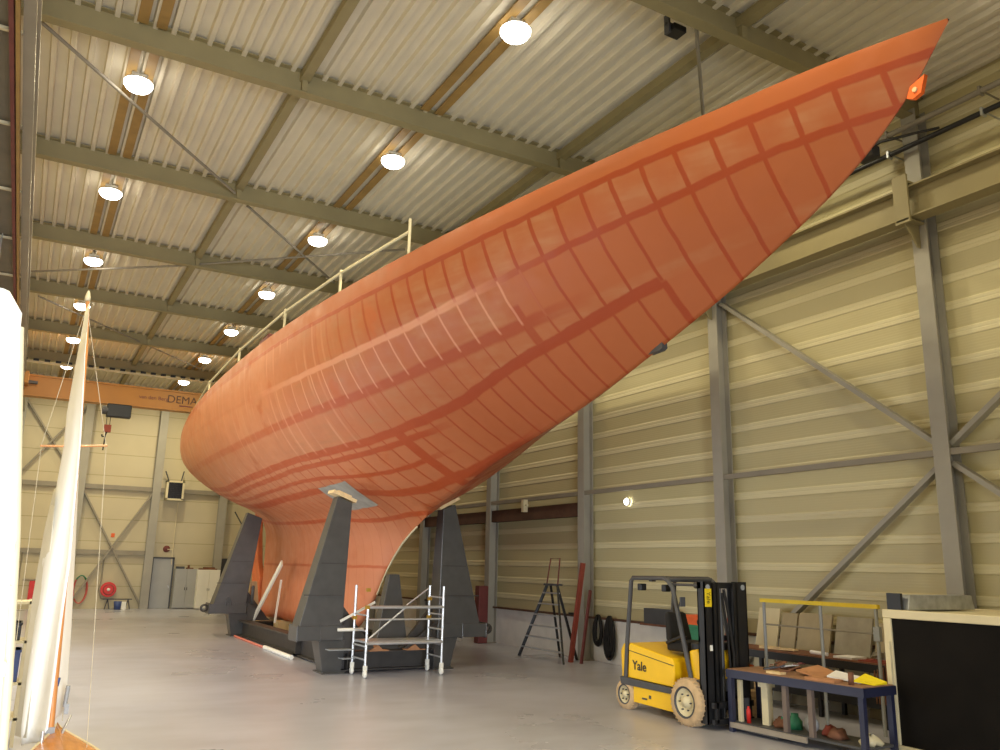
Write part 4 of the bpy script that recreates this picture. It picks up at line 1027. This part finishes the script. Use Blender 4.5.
labs = ['curved rusty offcut at the back of the workbench heap', 'flat brown steel scrap in the workbench heap', 'dark bent strip in the workbench heap', 'pale metal scrap on top of the workbench heap', 'grey bracket lying in the workbench heap', 'long rusty bar leaning over the workbench heap', 'small brown plate at the left of the workbench heap']
for k in range(7):
    u = random.uniform(.2, .68); v_ = random.uniform(.55, .98); a = random.uniform(0, 3); l_ = random.uniform(.12, .3)
    d_ = Vector((cos(a), sin(a), random.uniform(-.05, .15))); z_ = Z0 + .03 + k * .013
    bi('metal_scrap', MB().beam(Vector((u, v_, z_)) - d_ * l_ / 2, Vector((u, v_, z_ + .02)) + d_ * l_ / 2, random.uniform(.03, .09), .02), ['rust', 'rust', 'black', 'alu', 'steel_dk', 'rust', 'maroon'][k], labs[k], 'metal scrap')
for k in range(12):
    u = random.uniform(.18, .6); v_ = random.uniform(.5, 1.05); a = random.uniform(0, 3); l_ = random.uniform(.08, .2); z_ = Z0 + .02 + (k % 6) * .02
    d_ = Vector((cos(a), sin(a), random.uniform(-.1, .3)))
    tag(RB(MB().beam(Vector((u, v_, z_)) - d_ * l_ / 2, Vector((u, v_, z_ + .01)) + d_ * l_ / 2, random.uniform(.02, .06), .012)).build('steel_offcut', 'rust'), 'small rusty steel offcut in the scrap heap on the blue workbench', 'metal scrap', 'steel offcuts in the scrap heap')
bi('sanding_block', MB().box(.08, .2, .62, .86, Z0, Z0 + .03), 'timber', 'pale wooden block at the front edge of the workbench', 'block')
# on the lower shelf
ZS = .14
bi('cream_post', MB().box(.1, .15, .08, .14, ZS, ZS + .56), 'cream', 'thin cream post standing on the shelf near the forklift', 'post')
bi('cream_column', MB().box(.2, .3, .42, .53, ZS, ZS + .58).box(.16, .34, .4, .55, ZS + .5, ZS + .58), 'cream', 'wide cream upright profile on the shelf under the workbench', 'profile')
bi('spray_can', MB().lathe([(0, 0), (.03, 0), (.03, .17), (.015, .2), (.015, .22), (0, .22)], (.12, .25, ZS), 'z', 14), 'red', 'red spray can on the workbench shelf', 'spray can')
bi('hand_pump', MB().lathe([(0, 0), (.1, 0), (.1, .1), (.05, .16), (.05, .2), (0, .2)], (.35, .85, ZS), 'z', 16).box(.25, .45, .7, .82, ZS, ZS + .14), 'green', 'dull green pump on the workbench shelf', 'pump')
bi('wheel', MB().lathe([(.03, -.03), (.1, -.03), (.11, 0), (.1, .03), (.03, .03), (.03, -.03)], (.3, 1.15, ZS + .11), 'x', 20), 'grey', 'grey wheel leaning on the workbench shelf', 'wheel')
for k, (u, v_, m_, lab) in enumerate(((.3, .68, 'rust', 'brown rag heap left of the green pump'), (.35, 1.4, 'redbrown', 'reddish rag heap right of the grey wheel'), (.28, 1.55, 'rust', 'brown rag by the middle post of the workbench shelf'), (.3, 2.0, 'cream', 'pale gloves near the right leg on the workbench shelf'))):
    b = MB().lathe([(.0, 0), (.13, 0), (.14, .04), (.08, .1), (.04, .12), (0, .12)], (u, v_, ZS), 'z', 11)
    b.v = [(p[0] + random.uniform(-.02, .02), p[1] + random.uniform(-.03, .03), max(ZS, p[2] + random.uniform(-.02, .02))) for p in b.v]
    bi('rag', b, m_, lab, 'rag')

# ================================================================== YELLOW GUARD RAIL
t = thing('guard_rail', (10.9, 9.1, 0), 'freestanding grey railing with yellow top bar behind the blue workbench', 'railing')
for y_ in (10.22, 9.08, 8.1): MB().tube([(10.9, y_, 0), (10.9, y_, 1.74)], .026).build('post', 'grey', t)
MB().beam((10.9, 10.28, 1.76), (10.9, 8.05, 1.76), .06, .06).build('top_rail', 'railyellow', t)
MB().tube([(10.9, 10.22, 1.38), (10.9, 8.1, 1.38)], .014).build('mid_rail', 'steel_dk', t)
MB().box(10.87, 10.93, 8.05, 8.15, 1.28, 1.48).build('rail_clamp', 'grey', t)

# ================================================================== BACK BENCH ALONG THE WALL
t = thing('steel_bench', (11.7, 10, 0), 'long rusty steel bench against the wall behind the railing', 'bench')
MB().box(11.35, 12.0, 8.3, 12.0, .87, .92).build('bench_top', 'rust', t)
MB().box(11.33, 11.37, 8.3, 12.0, .78, .9).build('apron', 'black', t)
MB().box(11.4, 11.95, 8.4, 11.9, .36, .40).build('lower_shelf', 'black', t)
MB().box(11.38, 11.42, 8.4, 11.9, .27, .42).build('shelf_edge', 'black', t)
for y_ in (8.4, 9.6, 10.8, 11.9):
    for x_ in (11.4, 11.95): MB().box(x_ - .03, x_ + .03, y_ - .03, y_ + .03, 0, .88).build('leg', 'black', t)
Zb = .92
def wi(name, mb_, m_, lab, cat): return tag(mb_.build(name, m_), lab, cat)
for k, (y0_, y1_, h_, m_, lab) in enumerate(((11.25, 11.75, 1.56, 'cream', 'bright cream board leaning on the wall behind the rusty bench'), (10.85, 11.2, 1.5, 'ply', 'narrow plywood board next to the bright cream board'),
        (10.1, 10.8, 1.52, 'ply', 'wide plywood board behind the left part of the railing'), (9.3, 10.0, 1.5, 'board_grey', 'dull grey metal sheet behind the middle of the railing'), (8.55, 9.22, 1.44, 'ply', 'plywood board behind the right part of the railing'))):
    wi('leaning_board', MB().hexa([(12.05, y0_, .0), (12.09, y0_, .0), (12.09, y1_, .0), (12.05, y1_, .0)], [(12.42, y0_, h_), (12.46, y0_, h_), (12.46, y1_, h_), (12.42, y1_, h_)]), m_, lab, 'board')
wi('folded_sheet', MB().prism([(11.5, Zb), (11.75, Zb), (11.62, 1.4)], 'y', 11.55, 11.8), 'redbrown', 'brown folded steel plate standing beside the forklift mast', 'steel plate')
wi('paper_sheets', MB().box(11.45, 11.8, 9.0, 9.35, Zb, Zb + .03), 'paper', 'white papers on the rusty bench behind the railing', 'paper')
wi('paper_roll', MB().cyl((11.5, 9.5, Zb + .03), (11.6, 9.9, Zb + .03), .03), 'paper', 'pale paper roll on the rusty bench', 'paper roll')
wi('orange_bucket', MB().lathe([(0, 0), (.1, 0), (.13, .2), (.11, .2), (.09, .02)], (11.55, 11.3, .40), 'z', 16), 'orange', 'orange bucket on the shelf beneath the rusty bench', 'bucket')
wi('steel_plates', MB().box(11.4, 11.9, 8.35, 8.85, Zb, Zb + .02).box(11.45, 11.95, 8.3, 8.75, Zb + .02, Zb + .035), 'redbrown', 'stacked thin brown plates at the right end of the rusty bench', 'steel plate')
wi('bench_vice', MB().box(11.6, 11.75, 8.5, 8.7, Zb + .035, Zb + .14).box(11.5, 11.6, 8.54, 8.66, Zb + .07, Zb + .14).cyl((11.38, 8.6, Zb + .09), (11.52, 8.6, Zb + .09), .015), 'steel_dk', 'small grey vice on the brown plates', 'vice')
for k in range(5):
    wi('steel_rod', MB().tube([(11.3, 8.3 + k * .05, .9 - k * .02), (11.36, 8.34 + k * .05, .35)], .012), 'rust', ['rusty rod hanging at the bench end, first from the right', 'rusty rod hanging at the bench end, second from the right', 'rusty rod hanging at the bench end, third from the right', 'rusty rod hanging at the bench end, fourth from the right', 'rusty rod hanging at the bench end, leftmost of five'][k], 'rod')
wi('metal_strips', MB().beam((11.5, 10.9, Zb + .02), (11.6, 10.2, Zb + .03), .1, .03).beam((11.7, 11.1, Zb + .02), (11.5, 10.5, Zb + .05), .05, .02), 'timber', 'pale thin strips lying on the rusty bench', 'strip')
wi('storage_bin', MB().box(11.45, 11.8, 10.2, 10.6, .40, .62).box(11.5, 11.75, 10.25, 10.55, .62, .66), 'rust', 'brown storage bin on the shelf of the rusty bench', 'bin')
wi('white_jar', MB().lathe([(0, 0), (.05, 0), (.05, .12), (.04, .14), (0, .14)], (11.5, 10.85, .40), 'z', 14), 'cream', 'cream jar on the shelf of the rusty bench', 'jar')
wi('gearbox', MB().lathe([(0, 0), (.14, 0), (.16, .1), (.1, .2), (0, .2)], (11.6, 9.7, .40), 'z', 12).box(11.5, 11.7, 9.2, 9.5, .40, .58), 'rust', 'rusty machine part on the shelf of the rusty bench', 'machine part')
wi('green_machine', MB().box(11.45, 11.85, 12.3, 12.9, 0, 1.12).box(11.5, 11.8, 12.35, 12.8, 1.12, 1.2), 'green', 'green machine standing behind the forklift seat', 'machine')
wi('orange_crate', MB().box(11.5, 11.85, 12.35, 12.85, 1.2, 1.38), 'orange', 'orange crate on top of the green machine', 'crate')

# ================================================================== DARK PANELLED CONTAINER, LOWER RIGHT
t = thing('container', (11, 5.6, 0), 'large cream framed container with black side panel at the lower right', 'container')
cx0, cx1, cy0, cy1, ch = 10.02, 12.0, 3.2, 7.36, 1.77
fr = MB()
for x_ in (cx0, cx1 - .1):
    for y_ in (cy0, cy1 - .12): fr.box(x_ + .003, x_ + .097, y_ + .003, y_ + .117, .11, ch - .11)
for z_ in (.0, ch - .11):
    fr.box(cx0, cx0 + .1, cy0, cy1, z_, z_ + .11); fr.box(cx1 - .1, cx1, cy0, cy1, z_, z_ + .11); fr.box(cx0 + .1, cx1 - .1, cy0, cy0 + .1, z_, z_ + .11); fr.box(cx0 + .1, cx1 - .1, cy1 - .1, cy1, z_, z_ + .11)
fr.build('frame', 'cream', t, bevel=.012)
MB().box(cx0 + .03, cx0 + .05, cy0 + .1, cy1 - .1, .1, ch - .1).build('side_panel', mat('black_panel', (18, 15, 13), .7, 0, .3, 2, spec=.15), t)
MB().box(cx0 + .1, cx1, cy1 - .05, cy1 - .03, .1, ch - .1).box(cx1 - .05, cx1 - .03, cy0, cy1, .1, ch - .1).build('end_panel', 'cream', t)
MB().box(cx0 + .05, cx1 - .05, cy0 + .05, cy1 - .05, ch - .06, ch - .02).build('lid', 'cream', t)
MB().box(cx0 - .03, cx0, cy1 - .1, cy1 - .03, .2, ch - .4).build('hinge_strip', 'cream', t)
t = thing('metal_tray', (10.8, 7.2, ch), 'galvanised metal duct piece lying on the cream framed container', 'duct')
tz = ch
MB().prism([(10.14, tz), (10.19, tz + .19), (11.55, tz + .19), (11.6, tz)], 'y', 7.05, 7.32).build('body', 'galv', t, bevel=.01)
MB().box(10.06, 10.11, 7.1, 7.3, tz, tz + .21).build('end_plate', 'black', t)

# ================================================================== WOODEN DINGHIES WITH SAILS
def dinghy(name, bow, length, beam, zdeck, label, yaw=0.0):
    t = thing(name, (bow[0], bow[1] - length / 2, 0), label, 'dinghy')
    ns = 22; vs = []; dk = []
    prof = 8
    for i in range(ns + 1):
        s_ = i / ns; y = bow[1] - length * s_
        hb = beam / 2 * max(.015, sin(pi * min(.9 * s_ + .0, .9)) ** 1.25) if s_ < .6 else beam / 2 * (1 - .35 * ((s_ - .6) / .4) ** 2) * sin(pi * .54) ** 1.25
        zk = .05 + .25 * (1 - s_) ** 4; zs = zdeck + .03 * (1 - s_) ** 2
        row = []
        for k in range(-prof, prof + 1):
            a = k / prof; row.append((bow[0] + hb * sin(a * pi / 2), y, zs - (zs - zk) * cos(a * pi / 2) ** .8 if abs(a) < 1 else zs))
        vs += row; dk += [(bow[0] - hb, y, zs), (bow[0], y, zs + .03), (bow[0] + hb, y, zs)]
    W_ = 2 * prof + 1
    fs = [(i * W_ + k, i * W_ + k + 1, (i + 1) * W_ + k + 1, (i + 1) * W_ + k) for i in range(ns) for k in range(W_ - 1)] + [tuple(range(ns * W_, (ns + 1) * W_))]
    MB().add(vs, fs, True).build('hull', 'varnish', t)
    MB().add(dk, [(3 * i + k, 3 * i + k + 1, 3 * i + 4 + k, 3 * i + 3 + k) for i in range(ns) for k in (0, 1)]).build('deck', 'varnish', t)
    MB().tube([dk[3 * i] for i in range(ns + 1)][::-1] + [dk[3 * i + 2] for i in range(ns + 1)], .014, 6).build('rubbing_strake', 'cream', t)
    MB().box(bow[0] - .04, bow[0] + .04, bow[1] - length + .1, bow[1] - .4, 0, .1).build('skeg', 'varnish', t)
    return t
d1 = dinghy('sailing_dinghy', (.58, 10.25), 4.2, .76, .48, 'varnished wooden sailing dinghy with white sails at the lower left')
YM = 9.8
def MP(x, z, y=YM): return (x, y, z)
MB().tube([MP(.50, .5), MP(.45, 1.8), MP(.41, 3.0), MP(.34, 4.4), MP(.30, 4.95)], [.035, .035, .034, .03, .02], 12).build('mast', 'spar', d1)
MB().lathe([(0, .08), (.012, .07), (.03, .0), (.03, -.04), (0, -.04)], (.295, YM, 5.0), 'z', 12).build('mast_cap', 'cream', d1)
# main sail as thick cloth hanging from the mast, gently curved
def sail(name, left, right, m_, y0_, y1_, par, th=.012):
    n = len(left); nu = 8; front = []; back = []
    for i in range(n):
        for j in range(nu + 1):
            u = j / nu; l_, r_ = left[i], right[i]
            x_ = l_[0] + (r_[0] - l_[0]) * u; z_ = l_[1] + (r_[1] - l_[1]) * u
            yy = y0_ + (y1_ - y0_) * (1 - u) + .06 * sin(u * pi * 2.0 + i * .6) * min(1, (l_[0] - r_[0]) ** 2 * 20)
            front.append((x_, yy, z_)); back.append((x_, yy + th, z_))
    N_ = len(front); W_ = nu + 1; fs = []
    for i in range(n - 1):
        for j in range(nu):
            a = i * W_ + j; q = (a, a + 1, a + W_ + 1, a + W_); fs.append(q); fs.append(tuple(N_ + k for k in q[::-1]))
    edge = [j for j in range(W_)] + [i * W_ + nu for i in range(1, n)] + [(n - 1) * W_ + j for j in range(nu - 1, -1, -1)] + [i * W_ for i in range(n - 2, 0, -1)]
    for a, b_ in zip(edge, edge[1:] + edge[:1]): fs.append((a, b_, N_ + b_, N_ + a))
    return MB().add(front + back, fs, True).build(name, m_, par)
L_ = [(.29, 4.85), (.27, 4.3), (.25, 3.7), (.265, 3.34), (.24, 2.6), (.22, 2.18), (.23, 1.6), (.23, 1.0), (.24, .62), (.26, .42)]
R_ = [(.31, 4.85), (.335, 4.3), (.385, 3.7), (.41, 3.34), (.44, 2.6), (.46, 2.18), (.455, 1.6), (.46, 1.0), (.46, .62), (.40, .50)]
sail('main_sail', L_, R_, 'sail', YM - .35, YM - .03, d1)
sail('jib', [(.36, 4.2), (.42, 3.2), (.47, 2.2), (.49, 1.5), (.50, .9), (.52, .62)], [(.38, 4.2), (.45, 3.2), (.53, 2.2), (.585, 1.5), (.62, .9), (.64, .68)], 'sail', YM + .3, YM + .02, d1)
sail('shaded_sail_edge', [(.235, 2.9), (.20, 2.5), (.18, 1.78), (.19, 1.2), (.2, .5)], [(.245, 2.9), (.27, 2.5), (.28, 1.78), (.28, 1.2), (.3, .5)], 'jib', YM - .15, YM + .05, d1)  # stands in for the main sail's shaded edge, shade in its colour
MB().tube([MP(.05, 3.33), MP(.41, 3.36), MP(.68, 3.39)], .012, 8).build('spreader', 'spar', d1)
MB().tube([MP(.30, 4.9), MP(.06, 3.34), MP(.1, .55, YM - .8)], .0032, 6).tube([MP(.30, 4.9), MP(.67, 3.38), MP(.78, .5, YM - .8)], .0032, 6).build('shroud', 'rope', d1)
MB().tube([MP(.31, 4.8), MP(.62, .56, 10.15)], .004, 6).build('forestay', 'rope', d1)
MB().box(.46, .54, YM - .04, YM + .04, .5, .57).build('mast_step', 'grey', d1)
MB().tube([(.6, 9.75, .52), (.66, 9.7, .68), (.6, 9.65, .52)], .01).build('deck_eye', 'alu', d1)
MB().tube([(.42, 9.4, .48), (.42, 9.4, .6)], .018).build('cleat', 'alu', d1)
MB().tube([MP(.6, .75, YM), MP(.61, .95, YM)], .02).box(.6, .64, YM - .02, YM + .02, .68, .78).build('block', 'grey', d1)
MB().tube([MP(.5, .95), MP(.512, 1.03)], .022).build('sail_tie', 'bluep', d1)
# shores that hold the dinghy upright
for s_ in (-1, 1):
    for y_ in (9.3, 7.2): MB().box(.6 + s_ * .22 - .03, .6 + s_ * .22 + .03, y_ - .1, y_ + .1, 0, .22).build('chock', 'timber', d1)

d2 = dinghy('sailing_dinghy', (-.12, 5.9), 3.2, .8, .48, 'second wooden dinghy whose bright white sail fills the left edge')
YN = 5.0
MB().tube([(.1, YN, .5), (.03, YN, 1.6), (-.03, YN, 2.3), (-.16, YN, 3.4)], .03, 10).build('mast', 'cream', d2)
sail('main_sail', [(-.45, 3.56), (-.5, 3.42), (-.5, 3.3), (-.5, 2.4), (-.45, 1.5), (-.4, .7)], [(-.22, 3.56), (-.15, 3.46), (-.145, 3.35), (-.04, 2.4), (.02, 1.5), (.06, .7)], 'sail', YN - .12, YN - .05, d2, .03)
for z_ in (2.24, 2.02, 1.66):
    MB().box(-.10 + (2.24 - z_) * .07, -.02 + (2.24 - z_) * .07, YN - .14, YN - .02, z_ - .03, z_ + .04).build('sail_fitting', 'white', d2, bevel=.01)
for s_ in (-1, 1): MB().box(-.12 + s_ * .2 - .03, -.12 + s_ * .2 + .03, 4.0, 4.2, 0, .22).build('chock', 'timber', d2)

# ================================================================== SHELF WITH CRATES, LEFT
t = thing('tool_shelf', (.0, 12.2, 0), 'cream shelf unit behind the dinghy at the left edge', 'shelf')
for x_ in (-.45, .22):
    for y_ in (12.0, 12.5): MB().box(x_ - .02, x_ + .02, y_ - .02, y_ + .02, 0, 1.68).build('upright', 'cream', t)
for z_ in (.3, .7, 1.18, 1.64): MB().box(-.47, .24, 11.98, 12.52, z_, z_ + .03).build('shelf_board', 'cream', t)
for (x0_, x1_, z0_, z1_, m_, lab, nm, cat) in ((-.4, .15, 1.21, 1.42, 'black', 'dark flat box on the upper shelf behind the dinghy', 'storage_box', 'box'), (-.1, .18, .73, 1.1, 'bluep', 'blue grey crate on the shelf behind the dinghy', 'crate', 'crate'),
        (-.4, -.14, .73, 1.05, 'orange', 'orange box beside the blue grey crate on the shelf', 'storage_box', 'box'), (-.38, .1, .33, .6, 'ply', 'brown carton on the lowest board of the left shelf', 'carton', 'box')):
    b = MB().box(x0_, x1_, 12.03, 12.45, z0_, z1_); b.box(x0_ - .01, x1_ + .01, 12.02, 12.46, z1_ - .03, z1_)
    tag(b.build(nm, m_, bevel=.006), lab, cat)
